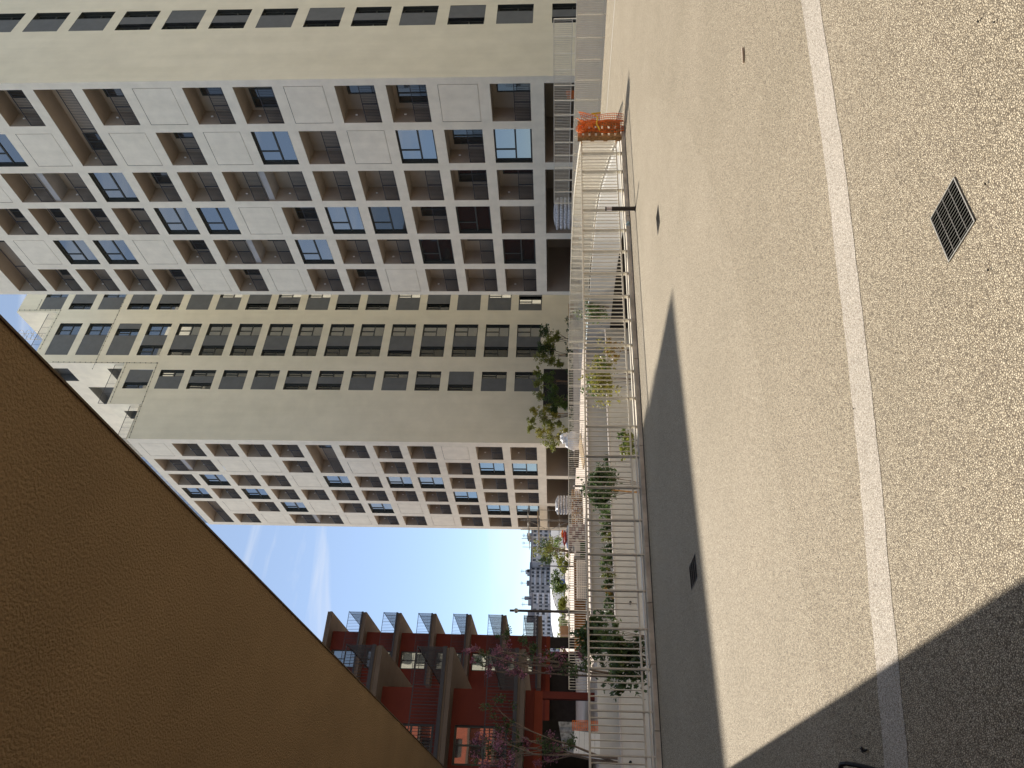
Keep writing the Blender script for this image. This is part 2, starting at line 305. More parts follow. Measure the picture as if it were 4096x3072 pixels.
# ------------------------------------------------------------------ kerb + near fence
kb = thing('kerb', 'grey concrete kerb of worn stones under the near white fence', 'kerb', (0, FY(0), 0))
kx = -1.0
rk_ = random.Random(5)
while kx < 16.1:
    L = min(1.0, 16.15-kx)
    if L < 0.1: break
    b = MB(); dz = rk_.uniform(-0.006, 0.006); o = rk_.uniform(-0.008, 0.008)
    b.prism([(kx+0.006, FY(kx)+o), (kx+L-0.006, FY(kx+L)+o), (kx+L-0.006, FY(kx+L)+0.32), (kx+0.006, FY(kx)+0.32)], 0.002, 0.085+dz); part(b, 'stone', 'kerb_stone', kb); kx += L
dg = MB(); dg.prism([(-4, FY(-4)-0.09), (16.2, FY(16.2)-0.09), (16.2, FY(16.2)-0.01), (-4, FY(-4)-0.01)], 0.001, 0.006); structure(dg.build('dark_joint', 'dark_room'))
def fence(name, label, group, pts, z0, h, post_sp, nb, pm='fence_paint', pw=0.05, pt=0.012, br=0.0085, base=0.10, lowrail=0.12, toprail=0.035, flange=False, zf=None):
    """pts: plan polyline; posts every post_sp with nb balusters between; each one a part"""
    root = thing(name, label, 'fence', (pts[0][0], pts[0][1], z0), group)
    seg = []; tot = 0
    for k in range(len(pts)-1):
        L = math.hypot(pts[k+1][0]-pts[k][0], pts[k+1][1]-pts[k][1]); seg.append((tot, L, pts[k], pts[k+1])); tot += L
    def P(s):
        for t0, L, a, b in seg:
            if s <= t0+L+1e-9:
                k = (s-t0)/L; return a[0]+(b[0]-a[0])*k, a[1]+(b[1]-a[1])*k, math.atan2(b[1]-a[1], b[0]-a[0])
        a, b = seg[-1][2], seg[-1][3]; return b[0], b[1], math.atan2(b[1]-a[1], b[0]-a[0])
    npan = max(1, round(tot/post_sp)); sp = tot/npan
    post = MB().box(-pt, pt, -pw, pw, 0, h-toprail*0.5).mesh('post'); post.materials.append(M[pm])
    bal = MB().tube((0, 0, base+lowrail), (0, 0, h-toprail*0.6), br, br, 5, False).mesh('baluster'); bal.materials.append(M[pm])
    rx, ry, rz = root.location
    for k in range(npan+1):
        x, y, a = P(k*sp); o = link('post', post, root, (x-rx, y-ry, 0)); o.rotation_euler.z = a
        if k < npan:
            for j in range(1, nb+1):
                x, y, a = P(k*sp + sp*j/(nb+1)); link('baluster', bal, root, (x-rx, y-ry, 0))
    def rail(nm, za, zb, w):
        r = MB()
        for t0, L, a, b in seg:
            d = math.atan2(b[1]-a[1], b[0]-a[0]); nx, ny = -math.sin(d)*w, math.cos(d)*w
            r.prism([(a[0]-nx-rx, a[1]-ny-ry), (b[0]-nx-rx, b[1]-ny-ry), (b[0]+nx-rx, b[1]+ny-ry), (a[0]+nx-rx, a[1]+ny-ry)], za, zb)
        r.build(nm, pm, root)
    rail('top_rail', h-toprail, h, 0.028); rail('bottom_rail', base+lowrail-0.02, base+lowrail+0.012, 0.022)
    if flange: rail('base_flange', base-0.01, base+0.012, 0.06)
    return root
fence('metal_fence', 'near cream metal railing along the kerb before the sunken court', None, [kerbline(0.35, 0.17), kerbline(15.95, 0.17)], 0.085, 1.045, 0.655, 5, base=0.045, lowrail=0.10, flange=True, br=0.0125)
fence('metal_fence', 'sunlit cream railing curving along the top of the white ramp wall', None, [(x+0.16, y-0.12) for x, y in CURVE[1:]], 0.012, 1.08, 0.66, 6, base=0.012, lowrail=0.08, br=0.014)
fence('metal_fence', 'cream railing at the right edge of the path before the tall cream wall', None, [(26.42, 8.6), (26.42, 33.2)], 0.0, 1.09, 0.88, 9, base=0.03, lowrail=0.06, pw=0.045, br=0.015)
fence('metal_fence', 'far cream railing across the top of the retaining wall on the plaza', None, [(26.6, 34.75), (7.2, 34.75)], 0.04, 1.06, 1.2, 9, base=0.02, lowrail=0.08, br=0.016)
tw = MB(); tw.box(33.8, 34.1, 17, 30.4, -2.6, 0.95); tag(tw.build('terrace_wall', 'plaster'), 'low terrace wall in front of the right tower carrying a grey railing', 'wall')
fence('metal_fence', 'shaded grey railing on the terrace wall before the right tower', None, [(33.95, 18.0), (33.95, 29.3)], 0.95, 1.08, 0.9, 8, base=0.02, lowrail=0.16, br=0.015)
dk = MB(); dk.box(26.44, 26.6, -60, 34.25, -2.6, -0.02); tag(dk.build('yard_retaining_wall', 'dark_room'), 'dark edge below the right hand railing dropping to the lower yard', 'wall')
# ------------------------------------------------------------------ towers
def mapper(kind, o):
    if kind == 'X': return lambda s, d, z: (o[0]+d, o[1]+s, o[2]+z)
    return lambda s, d, z: (o[0]+s, o[1]+d, o[2]+z)
class FB(MB):
    """box builder in facade coordinates: s along, d inwards, z up"""
    def __init__(s, kind): super().__init__(); s.m = mapper(kind, (0, 0, 0)); s.flip = kind == 'X'
    def fbox(s, s0, s1, d0, d1, z0, z1):
        i = len(s.v); m = s.m
        s.v += [m(s0,d0,z0), m(s1,d0,z0), m(s1,d1,z0), m(s0,d1,z0), m(s0,d0,z1), m(s1,d0,z1), m(s1,d1,z1), m(s0,d1,z1)]
        s.f += [tuple(i+k for k in q) for q in ((3,2,1,0),(4,5,6,7),(0,1,5,4),(1,2,6,5),(2,3,7,6),(3,0,4,7))]
        if s.flip: s.f[-6:] = [tuple(reversed(q)) for q in s.f[-6:]]
        return s
    def fquad(s, *p): p = [s.m(*q) for q in p]; return s.quad(*(reversed(p) if s.flip else p))
def wall_with_holes(name, kind, root, s0, s1, z0, z1, plane_d, holes, m, caps=True):
    """front sheet of a wall with rectangular openings (facade coords relative to root)"""
    ss = sorted({s0, s1, *[h[0] for h in holes], *[h[1] for h in holes]}); zs = sorted({z0, z1, *[h[2] for h in holes], *[h[3] for h in holes]})
    b = FB(kind)
    for j in range(len(zs)-1):
        zc = (zs[j]+zs[j+1])/2; run = None
        act = [h for h in holes if h[2] < zc < h[3]]
        for i in range(len(ss)-1):
            sc = (ss[i]+ss[i+1])/2; hole = any(h[0] < sc < h[1] for h in act)
            if not hole:
                if run is None: run = [ss[i], ss[i+1]]
                else: run[1] = ss[i+1]
            if (hole or i == len(ss)-2) and run is not None:
                b.fquad((run[0], plane_d, zs[j]), (run[1], plane_d, zs[j]), (run[1], plane_d, zs[j+1]), (run[0], plane_d, zs[j+1])); run = None
    return b.build(name, m, root)
CACHE = {}
def cached(key, fn):
    if key not in CACHE: CACHE[key] = fn()
    return CACHE[key]
def mk(b, name, m): me = b.mesh(name); me.materials.append(M[m]); return me
def recess_mesh(kind, w, h, dep):
    b = FB(kind)
    b.fquad((0,0,0), (0,dep,0), (w,dep,0), (w,0,0)); b.fquad((0,0,h), (w,0,h), (w,dep,h), (0,dep,h)); b.fquad((0,0,0), (0,0,h), (0,dep,h), (0,dep,0)); b.fquad((w,0,0), (w,dep,0), (w,dep,h), (w,0,h)); b.fquad((0,dep,0), (0,dep,h), (w,dep,h), (w,dep,0))
    return b
def railing_mesh(kind, w):
    b = FB(kind); n = int(w/0.11)
    b.fbox(0.02, w-0.02, 0.05, 0.09, 0.99, 1.03); b.fbox(0.02, w-0.02, 0.055, 0.085, 0.06, 0.09)
    for k in range(n+1):
        s = 0.03 + (w-0.06)*k/n; b.fbox(s-0.008, s+0.008, 0.062, 0.078, 0.09, 0.99)
    for s in (0.03, w*0.5, w-0.03): b.fbox(s-0.018, s+0.018, 0.052, 0.088, 0.0, 1.0)
    return b
def loggia(root, kind, s, z, w, h, var, floors=1, dep=1.45):
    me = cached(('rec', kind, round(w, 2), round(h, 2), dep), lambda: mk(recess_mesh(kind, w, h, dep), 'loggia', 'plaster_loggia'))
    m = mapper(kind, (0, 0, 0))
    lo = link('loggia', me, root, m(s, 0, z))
    fh = 3.14
    for f in range(floors):
        zz = f*fh
        if f: link('slab', cached(('slab', kind, round(w, 2)), lambda: mk(FB(kind).fbox(0.002, w-0.002, 0.16, dep-0.002, -0.42, 0.0), 'slab', 'plaster_grey2')), lo, m(0, 0, zz))
        link('railing', cached(('rail', kind, round(w, 2)), lambda: mk(railing_mesh(kind, w), 'railing', 'rail_dark')), lo, m(0, 0, zz + (0.0 if f == 0 else 0.002)))
        # glazed door on the back wall, at one end or the other, or none visible
        if var % 4 != 3:
            dw = min(1.35, w*0.52)
            d0 = 0.12 if var % 4 == 0 else (w-dw-0.25 if var % 4 == 1 else w*0.3)
            fr = FB(kind); fr.fbox(0, dw, dep-0.06, dep-0.004, 0.0, 0.07); fr.fbox(0, dw, dep-0.06, dep-0.004, 2.08, 2.16); fr.fbox(0, 0.07, dep-0.06, dep-0.004, 0.07, 2.08); fr.fbox(dw-0.07, dw, dep-0.06, dep-0.004, 0.07, 2.08); fr.fbox(dw/2-0.04, dw/2+0.04, dep-0.06, dep-0.004, 0.07, 2.08)
            gl = FB(kind); gl.fbox(0.07, dw-0.07, dep-0.03, dep-0.006, 0.07, 2.08)
            k = (kind, round(dw, 2), dep)
            d = link('glazed_door', cached(('door',)+k, lambda: mk(fr, 'glazed_door', 'frame_grey')), lo, m(d0, 0, zz))
            d2 = link('pane', cached(('doorg',)+k, lambda: mk(gl, 'pane', 'glass_dark')), lo, m(d0, 0, zz))
        if var % 3 != 2:
            lm = FB(kind); c = lm.m; lm.tube(c(0, 0, -0.06), c(0, 0, 0.08), 0.05, 0.05, 8)
            link('wall_lamp', cached(('lamp', kind), lambda: mk(lm, 'wall_lamp', 'white_paint')), lo, m(w-0.07, 0.75, zz+1.75))
    return lo
def window(root, kind, s, z, w, h, dep=0.28, gm='glass', style=0):
    def fr():
        b = recess_mesh(kind, w, h, dep+0.08); t = 0.085; d0, d1 = dep-0.07, dep
        b.fbox(0, w, d0, d1, 0, t*1.3); b.fbox(0, w, d0, d1, h-t, h); b.fbox(0, t, d0, d1, t*1.3, h-t); b.fbox(w-t, w, d0, d1, t*1.3, h-t)
        if style == 0:
            b.fbox(t, w-t, d0-0.02, d1, h*0.42, h*0.42+t*1.2); b.fbox(w*0.64, w*0.64+t*0.8, d0-0.01, d1, h*0.42+t*1.2, h-t)
        else:
            b.fbox(t, w-t, d0-0.02, d1, h*0.42, h*0.42+t*0.9); b.fbox(w*0.5-t*0.4, w*0.5+t*0.4, d0-0.01, d1, h*0.42+t*0.9, h-t)
        return mk(b, 'window', 'frame_grey')
    m = mapper(kind, (0, 0, 0)); k = (kind, round(w, 2), round(h, 2), style)
    o = link('window', cached(('win',)+k, fr), root, m(s, 0, z))
    t = 0.085
    panes = [(t, w-t, t*1.3, h*0.42)] + ([(t, w*0.64, h*0.42+t*1.2, h-t), (w*0.64+t*0.8, w-t, h*0.42+t*1.2, h-t)] if style == 0 else [(t, w*0.5-t*0.4, h*0.42+t*0.9, h-t), (w*0.5+t*0.4, w-t, h*0.42+t*0.9, h-t)])
    for q, (a, b_, c_, d_) in enumerate(panes):
        link('pane', cached(('pane',)+k+(gm, q), lambda: mk(FB(kind).fbox(a, b_, dep-0.03, dep-0.01, c_, d_), 'pane', gm)), o)
    return o
def blank(root, kind, s, z, w, h):
    def f():
        b = FB(kind); b.fbox(0.028, w-0.028, 0.003, 0.06, 0.028, h-0.028); b.fquad((0, 0.062, 0), (w, 0.062, 0), (w, 0.062, h), (0, 0.062, h))
        return mk(b, 'panel', 'plaster')
    return link('panel', cached(('blank', kind, round(w, 2), round(h, 2)), f), root, mapper(kind, (0, 0, 0))(s, 0, z))
mat('plaster_grey2', (0.40, 0.40, 0.40), 0.85, 0.05, 1.5)
def grid_facade(root, s_off, cols, ztop0, pitch, h, rows, pat, smin, smax, zmin, zmax, ground):
    """pat[(col,k)]: L loggia, W window, D dark window, P blank, V double height (k and k-1), H double width (col, col+1), '-' already used"""
    holes = []; rnd = random.Random(int(s_off*10)+3)
    for c, (a, b) in enumerate(cols):
        for k in range(rows):
            t = pat.get((c, k), 'L'); z1 = ztop0 + pitch*k; z0 = z1-h; w = b-a; var = rnd.randrange(12)
            if t == '-': continue
            if t == 'V': z0 -= pitch; holes.append((a, b, z0, z1)); loggia(root, 'X', a, z0, w, h+pitch, var, 2)
            elif t == 'H': b2 = cols[c+1][1]; holes.append((a, b2, z0, z1)); loggia(root, 'X', a, z0, b2-a, h, var)
            else:
                holes.append((a, b, z0, z1))
                if t == 'L': loggia(root, 'X', a, z0, w, h, var)
                elif t == 'P': blank(root, 'X', a, z0, w, h)
                else: window(root, 'X', a, z0, w, h, gm='glass' if t == 'W' else 'glass_dark')
    for (a, b, z1) in ground:
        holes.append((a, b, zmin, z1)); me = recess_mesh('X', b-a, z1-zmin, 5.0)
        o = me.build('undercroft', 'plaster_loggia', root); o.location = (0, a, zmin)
    wall_with_holes('grid_wall', 'X', root, smin, smax, zmin, zmax, 0.0, holes, 'plaster')
    return holes
def bay_wall(root, name, s0, s1, z0, z1, bays, m='plaster_cream'):
    """cream wall facing -Y; bays: (sa, sb, za, zb, [(kind, width share)...]) from left to right"""
    holes = []
    for (a, b, za, zb, segs) in bays:
        holes.append((a, b, za, zb)); tot = sum(x[1] for x in segs); p = a
        for kind, sh in segs:
            w = (b-a)*sh/tot
            if kind == 'g':
                o = FB('Y').fbox(0.0, w, 0.02, 0.42, 0, zb-za).build('bay_panel', 'plaster_grey', root); o.location = (p, 0, za)
            else: window(root, 'Y', p, za, w, zb-za, dep=0.30, gm='glass' if kind == 'w' else 'glass_dark', style=1)
            p += w
    wall_with_holes(name, 'Y', root, s0, s1, z0, z1, 0.0, holes, m)
    return holes
# --- right tower: corner at (39, 24)
RT = thing('apartment_tower', 'nearest tall pale tower on the right with a grid of loggias', 'building', (39, 24.05, 0))
cols = [(0.45+3.135*k, 0.45+3.135*k+2.57) for k in range(6)]
pat = {}
def col(c, s, k0=0):
    for k, ch in enumerate(s): pat[(c, k+k0)] = ch
col(0, 'LPLLPLLPLHLLLL'); col(1, 'WLWPLWPLP-PWLL'); col(2, 'LLLLL-VLLW-VPL'); col(3, 'LDLDWLPWWLLLLL'); col(4, 'DLDLLW-VLPWWPH'); col(5, 'LLLPLLPLPLLLL-')
grid_facade(RT, 24.0, cols, 5.92, 3.14, 2.44, 14, pat, 0, 19.1, -2.6, 50.5, [(cols[0][0], cols[1][1], 2.66), (cols[2][0], cols[3][1], 2.66), (cols[4][0], cols[5][1], 2.66)])
bays = []
SG = {'R': [('g', 1.55), ('d', 0.8)], 'L': [('d', 0.8), ('g', 1.55)], 'B': [('d', 0.72), ('g', 0.9), ('d', 0.72)], 'F': [('g', 1)], 'M': [('g', 0.5), ('w', 0.8), ('g', 0.9)]}
for k, ch in enumerate('RLRBLRBLBRRRBL'):
    zt = 5.83+3.14*k; bays.append((5.9, 8.28, zt-2.36, zt, SG[ch]))
bays.append((5.9, 8.28, -0.1, 2.25, SG['B']))
bay_wall(RT, 'cream_end_wall', 0, 26, -2.6, 50.5, bays)
b = MB(); b.box(0.02, 26, 0.02, 19.1, 50.5, 50.7); b.quad((26, 0, -2.6), (26, 19.1, -2.6), (26, 19.1, 50.5), (26, 0, 50.5)); b.quad((0, 19.1, -2.6), (26, 19.1, -2.6), (26, 19.1, 50.5), (0, 19.1, 50.5)); b.build('roof_and_rear_walls', 'plaster', RT)
b = MB(); b.box(5.3, 22, 5.2, 15, -2.5, 50.4); b.build('core', 'dark_room', RT)
# --- left tower: corner at (32, 55)
LT = thing('apartment_tower', 'stepped cream tower further back with terraces on top, beside the open sky', 'building', (32, 55.0, 0))
cols = [(0.75+3.05*k, 0.75+3.05*k+2.40) for k in range(6)]; pat = {}
col(0, 'LLPLLLHLLLLP'); col(1, 'WWLLLP-LPP-V'); col(2, 'LLLWWLWPLLWL'); col(3, 'LLWLLLLLLWLW'); col(4, 'WWLLPWLPWLPH'); col(5, 'LLLPLLP-VPL-')
grid_facade(LT, 55.0, cols, 6.02, 3.135, 2.42, 12, pat, 0, 19.1, 0, 41.3, [(cols[0][0], cols[1][1], 2.78), (cols[2][0], cols[3][1], 2.78), (cols[4][0], cols[5][1], 2.78)])
bays = []
SC = {'R': [('g', 1.45), ('w', 0.75)], 'L': [('d', 0.72), ('g', 1.48)], 'B': [('d', 0.7), ('g', 0.78), ('w', 0.72)], 'F': [('g', 1)], 'M': [('g', 0.7), ('w', 0.9), ('g', 0.6)]}
SB = {'R': [('g', 2.55), ('w', 1.5)], 'B': [('d', 1.25), ('g', 1.3), ('w', 1.5)], 'N': [('d', 0.75), ('g', 1.8), ('w', 1.5)], 'M': [('g', 2.5), ('w', 0.85), ('g', 0.7)]}
for k, ch in enumerate('RRLBRRBBRRBRLR'[:13]):
    zt = 5.84+3.158*k; bays.append((5.6, 7.85, zt-2.38, zt, SC[ch]))
for k, ch in enumerate('BBBBNBBBNBBNBMRR'):
    zt = 5.84+3.158*k; bays.append((9.62, 13.72, zt-2.38, zt, SB[ch]))
for k, ch in enumerate('MRFLRLLRBLRFLLRLR'):
    zt = 5.82+3.158*k; bays.append((15.6, 18.2, zt-2.38, zt, SC[ch]))
lowb = [x for x in bays]
def clip(bs, s0, s1, z0, z1): return [x for x in bs if x[0] >= s0 and x[1] <= s1 and x[2] >= z0-0.01 and x[3] <= z1+0.01]
bay_wall(LT, 'cream_end_wall', 0, 3.8, 0, 41.25, [])
h1 = clip(bays, 3.8, 8.0, 0, 44.6)
bay_wall(LT, 'cream_end_wall', 3.8, 8.6, 0, 44.55, h1)
bay_wall(LT, 'cream_end_wall', 8.6, 15.2, 0, 54.2, clip(bays, 8.6, 15.2, 0, 54))
bay_wall(LT, 'cream_end_wall', 15.2, 28, 0, 58.6, clip(bays, 15.2, 28, 0, 58))
DEP = 19.1
b = MB()
b.quad((0, 0, 41.3), (3.8, 0, 41.3), (3.8, DEP, 41.3), (0, DEP, 41.3)); b.quad((3.8, 0, 44.55), (8.6, 0, 44.55), (8.6, DEP, 44.55), (3.8, DEP, 44.55)); b.quad((8.6, 0, 54.2), (15.2, 0, 54.2), (15.2, DEP, 54.2), (8.6, DEP, 54.2)); b.quad((15.2, 0, 58.6), (28, 0, 58.6), (28, DEP, 58.6), (15.2, DEP, 58.6))
b.quad((0, DEP, 0), (28, DEP, 0), (28, DEP, 41.3), (0, DEP, 41.3)); b.quad((28, 0, 0), (28, DEP, 0), (28, DEP, 58.6), (28, 0, 58.6)); b.quad((8.6, DEP, 41.3), (28, DEP, 41.3), (28, DEP, 54.2), (8.6, DEP, 54.2))
b.build('roof_and_rear_walls', 'plaster', LT)
b = MB(); b.box(5.3, 26, 4.8, 15, 0.1, 41.0); b.build('core', 'dark_room', LT)
# step walls above the terraces (facing the terraces)
holesA = [(0.9, 3.1, 44.6, 46.8), (4.2, 7.4, 47.4, 50.6), (0.9, 3.1, 50.9, 53.2)]
b = wall_with_holes('step_wall', 'X', LT, 0.0, DEP, 44.55, 54.2, 8.6, holesA, 'plaster'); 
b = wall_with_holes('step_wall', 'X', LT, 0.0, DEP, 54.2, 58.6, 15.2, [(5, 6.2, 54.25, 56.4)], 'plaster')
b = wall_with_holes('step_wall', 'X', LT, 0.0, DEP, 41.3, 44.55, 3.8, [(1.2, 2.6, 41.35, 43.5)], 'plaster')
for (s, z, w, h, x) in ((0.9, 44.6, 2.2, 2.2, 8.6), (4.2, 47.4, 3.2, 3.2, 8.6), (0.9, 50.9, 2.2, 2.3, 8.6), (5, 54.25, 1.2, 2.15, 15.2), (1.2, 41.35, 1.4, 2.15, 3.8)):
    o = recess_mesh('X', w, h, 0.9).build('terrace_door', 'plaster_grey', LT); o.location = (x, s, z)
# terrace guard rails
def guard(root, x0, x1, z, y=0.12, h=1.0):
    r = MB(); n = int((x1-x0)/0.14)
    r.box(x0, x1, y, y+0.03, z+h-0.04, z+h); r.box(x0, x1, y, y+0.03, z+0.05, z+0.08)
    for k in range(n+1):
        x = x0+(x1-x0)*k/n; t = 0.02 if k % 8 == 0 else 0.008; r.box(x-t, x+t, y+0.005, y+0.025, z+0.0, z+h-0.04)
    return r.build('guard_rail', 'rail_dark', root)
guard(LT, 3.95, 8.5, 44.56); guard(LT, 8.75, 15.1, 54.21); guard(LT, 0.1, 3.7, 41.31)
r = MB()
for k in range(140):
    y = 0.15+k*0.135; t = 0.02 if k % 8 == 0 else 0.008; r.box(0.1, 0.13, y-t, y+t, 41.31, 42.27)
r.box(0.095, 0.135, 0.15, 19, 42.27, 42.31); r.build('guard_rail', 'rail_dark', LT)
# cable clips and joint lines on the top storeys
lines = [((15.48, 58.4), (15.48, 53.93)), ((15.48, 53.93), (10.35, 53.95)), ((17.7, 47.6), (7.9, 47.53)), ((8.72, 51.9), (8.66, 41.3)), ((8.68, 44.33), (4.0, 44.27)), ((8.66, 41.22), (0.14, 41.03)), ((16.9, 56.6), (15.5, 56.55))]
cb = MB()
for (a, z0), (c, z1) in lines:
    cb.tube((a, -0.02, z0), (c, -0.02, z1), 0.012, 0.012, 4); L = math.hypot(c-a, z1-z0); n = int(L/0.55)
    for k in range(n+1):
        t = k/max(n, 1); cb.box(a+(c-a)*t-0.035, a+(c-a)*t+0.035, -0.05, -0.003, z0+(z1-z0)*t-0.035, z0+(z1-z0)*t+0.035)
cb.build('cable_run', 'frame_grey', LT)
r = MB()
for k in range(7): r.tube((12.5, 1.2+0.0, 55.2+k*0.5), (13.3, 1.2, 55.2+k*0.5), 0.02, 0.02, 5)
for x in (12.5, 13.3): r.tube((x, 1.2, 54.2), (x, 1.2, 58.6), 0.025, 0.025, 5)
for k in range(4):
    for q in range(8): r.tube((12.9+0.45*math.cos(q*.785), 0.85+0.45*math.sin(q*.785), 56+k*0.8), (12.9+0.45*math.cos((q+1)*.785), 0.85+0.45*math.sin((q+1)*.785), 56+k*0.8), 0.02, 0.02, 4)
r.build('roof_ladder', 'grate_steel', LT)
b = MB(); b.box(18.6, 18.95, -0.02, 0.05, 2.0, 2.45); b.build('vent', 'plaster_grey2', LT)
b = MB(); b.box(4.0, 8.2, -0.03, 0.0, 0.0, 3.1); b.build('dark_doorway', 'dark_room', LT)
# ------------------------------------------------------------------ red apartment blocks
def red_block(name, label, xs, yf, yb, x_left, wx, wy, win, nslab=7, rails=True, left_bal=None):
    """slab edge at x=xs, front y=yf; wall corner at (wx, wy)"""
    root = thing(name, label, 'building', (wx, wy, 0))
    top = 3.0+3.15*nslab
    holes = []
    for k in range(nslab-1):
        z = 3.0+3.15*k
        for (a, b_) in win: holes.append((a-wx, b_-wx, z+0.72, z+2.98))
    wall_with_holes('front_wall', 'Y', root, x_left-wx, 0, 2.62, top-2.85, 0.0, holes, 'red_wall')
    for (a, b_, z0, z1) in holes: window(root, 'Y', a, z0, b_-a, z1-z0, dep=0.14, gm='glass', style=1)
    s = MB(); s.quad((0, 0, 2.62), (0, yb-wy, 2.62), (0, yb-wy, top-2.85), (0, 0, top-2.85)); s.quad((x_left-wx, yb-wy, 0), (0, yb-wy, 0), (0, yb-wy, top-2.85), (x_left-wx, yb-wy, top-2.85)); s.quad((x_left-wx, 0, 0), (x_left-wx, yb-wy, 0), (x_left-wx, yb-wy, top-2.85), (x_left-wx, 0, top-2.85)); s.build('side_walls', 'red_wall', root)
    for k in range(nslab):
        z = 3.0+3.15*k; x1, y0 = xs-wx, yf-wy; xl = (x_left if left_bal is None else left_bal)-wx
        sl = MB(); sl.prism([(xl, y0), (x1, y0), (x1, yb-wy), (0, yb-wy), (0, 0), (xl, 0)], z, z+0.19)
        sl.prism([(xl, y0+0.02), (x1-0.02, y0+0.02), (x1-0.02, yb-wy), (0, yb-wy), (0, 0), (xl, 0)], z+0.205, z+0.40)
        sl.prism([(xl+.05, y0+0.05), (x1-0.05, y0+0.05), (x1-0.05, yb-wy-.05), (0, yb-wy-.05), (0, 0), (xl+.05, 0)], z+0.185, z+0.21)
        so = sl.build('balcony_slab', 'taupe', root)
        if k == nslab-1: break
        r = MB(); zt = z+1.62; zb = z+0.30; n = int((x1-xl)/0.13)
        r.box(xl, x1, y0-0.03, y0-0.0, zt-0.04, zt); r.box(xl, x1, y0-0.035, y0-0.003, zb, zb+0.16)
        for q in range(n+1):
            x = x1-0.015-(x1-xl-0.03)*q/n; t = 0.016 if q % 6 == 0 else 0.009; r.box(x-t, x+t, y0-0.027, y0-0.007, zb+.16, zt-0.04)
        n = int((yb-yf)/0.13)
        r.box(x1, x1+0.03, y0-0.03, yb-wy, zt-0.04, zt); r.box(x1+0.003, x1+0.035, y0-0.03, yb-wy, zb, zb+0.16)
        for q in range(1, n+1):
            y = y0+(yb-yf)*q/n; t = 0.016 if q % 6 == 0 else 0.009; r.box(x1+0.007, x1+0.027, y-t, y+t, zb+.16, zt-0.04)
        r.build('railing', 'rail_dark', so)
    rf = MB(); rf.box(x_left-wx, -0.02, 0.05, yb-wy-.05, top-2.85, top-2.6); rf.build('roof', 'taupe', root)
    return root
NB = red_block('red_apartment_block', 'nearer dark red block with taupe wraparound balconies behind pink flowering trees', 8.22, 31.9, 46, -40, 6.76, 33.0, [(3.76, 5.3), (-1.0, 1.0)])
FBK = red_block('red_apartment_block', 'farther dark red block whose balcony tips stand against the sky', 19.25, 63.5, 69.9, -5, 17.85, 64.8, [(14.75, 16.24), (9.0, 10.6)], left_bal=13.2)
# ground floors
def ground_floor(root, x0, x1, wx, openings):
    b = MB(); b.box(x0-wx, -0.005, 0.0, 0.35, 2.25, 2.61); b.build('beam', 'orange_wall', root)
    b = MB(); b.quad((x0-wx, 3.5, 0), (-0.6, 3.5, 0), (-0.6, 3.5, 2.62), (x0-wx, 3.5, 2.62)); b.build('shopfront', 'dark_room', root)
    b = MB(); b.quad((x0-wx, 0, 2.61), (0, 0, 2.61), (0, 4, 2.61), (x0-wx, 4, 2.61)); b.build('soffit', 'taupe', root)
    for (a, c, m, d0) in openings:
        b = MB(); b.box(a-wx, c-wx, d0, d0+0.3, 0, 2.25); b.build('wall_panel', m, root)
ground_floor(NB, -40, 6.76, 6.76, [(-40, 3.45, 'red_wall', 0.0), (4.35, 5.15, 'dark_room', 0.3), (6.45, 6.74, 'red_wall', 0.0)])
ground_floor(FBK, -5, 17.85, 17.85, [(16.9, 17.8, 'dark_room', 0.0), (8.0, 16.0, 'dark_room', 1.0)])
mat('film_dim', (0.30, 0.30, 0.29), 0.35, 0.3, 5, 0.6, 5)
sh = MB()
for k in range(12):
    x0, x1 = 4.25-6.76+k*0.11, 4.25-6.76+(k+1)*0.11; d0, d1 = 0.10+0.05*math.sin(k*1.7), 0.10+0.05*math.sin((k+1)*1.7)
    sh.quad((x0, d0, 0), (x1, d1, 0), (x1, d1, 1.35+0.02*k), (x0, d0, 1.35+0.02*(k-1)))
sh.build('plastic_sheet', 'film_dim', NB)
# own building overhead
OB = thing('tan_apartment_block', 'tan stuccoed balcony overhang looming overhead in the upper left of the scene', 'building', (-1.6, -14, 0))
b = MB(); b.quad((0, 0, 0), (0, 30, 0), (0, 30, 22.5), (0, 0, 22.5)); b.quad((-10, 30, 0), (0, 30, 0), (0, 30, 22.5), (-10, 30, 22.5)); b.build('wall', 'red_wall', OB)
for k in range(7):
    z = 3.0+3.15*k; b = MB(); b.box(-9.9, 1.6+1.072, 0, 30, z, z+0.4); so = b.build('balcony_slab', 'tan_stucco', OB)
    if k == 0:
        e = MB(); e.box(1.6+1.069, 1.6+1.076, 0, 30, z-0.006, z+0.03); e.build('drip_edge', 'taupe', so)
BK = thing('cream_apartment_block', 'sunlit cream block behind the viewpoint, seen only mirrored in windows', 'building', (28, -34, 0))
hs = [(2+4.2*i, 4.4+4.2*i, 2.4+3.15*k, 4.7+3.15*k) for i in range(24) for k in range(12)]
wall_with_holes('front_wall', 'Y', BK, 0, 104, -2.6, 42, 0.0, hs, 'plaster_cream')
b = MB(); b.quad((0, -.4, 0), (104, -.4, 0), (104, -.4, 41.9), (0, -.4, 41.9)); b.build('glazing', 'frame_grey', BK); b = MB(); b.box(0, 104, -14, -.5, 41.9, 42.2); b.build('roof', 'plaster', BK)
BS = thing('salmon_apartment_block', 'sunlit salmon block behind the viewpoint, mirrored in the red block windows', 'building', (-30, -32, 0))
hs = [(2+5.0*i, 4.2+5.0*i, .9+3.15*k, 2.9+3.15*k) for i in range(10) for k in range(7)]
mat('salmon', (0.42, 0.12, 0.07), 0.85, 0.05, 1.5)
wall_with_holes('front_wall', 'Y', BS, 0, 54, 0, 22.5, 0.0, hs, 'salmon')
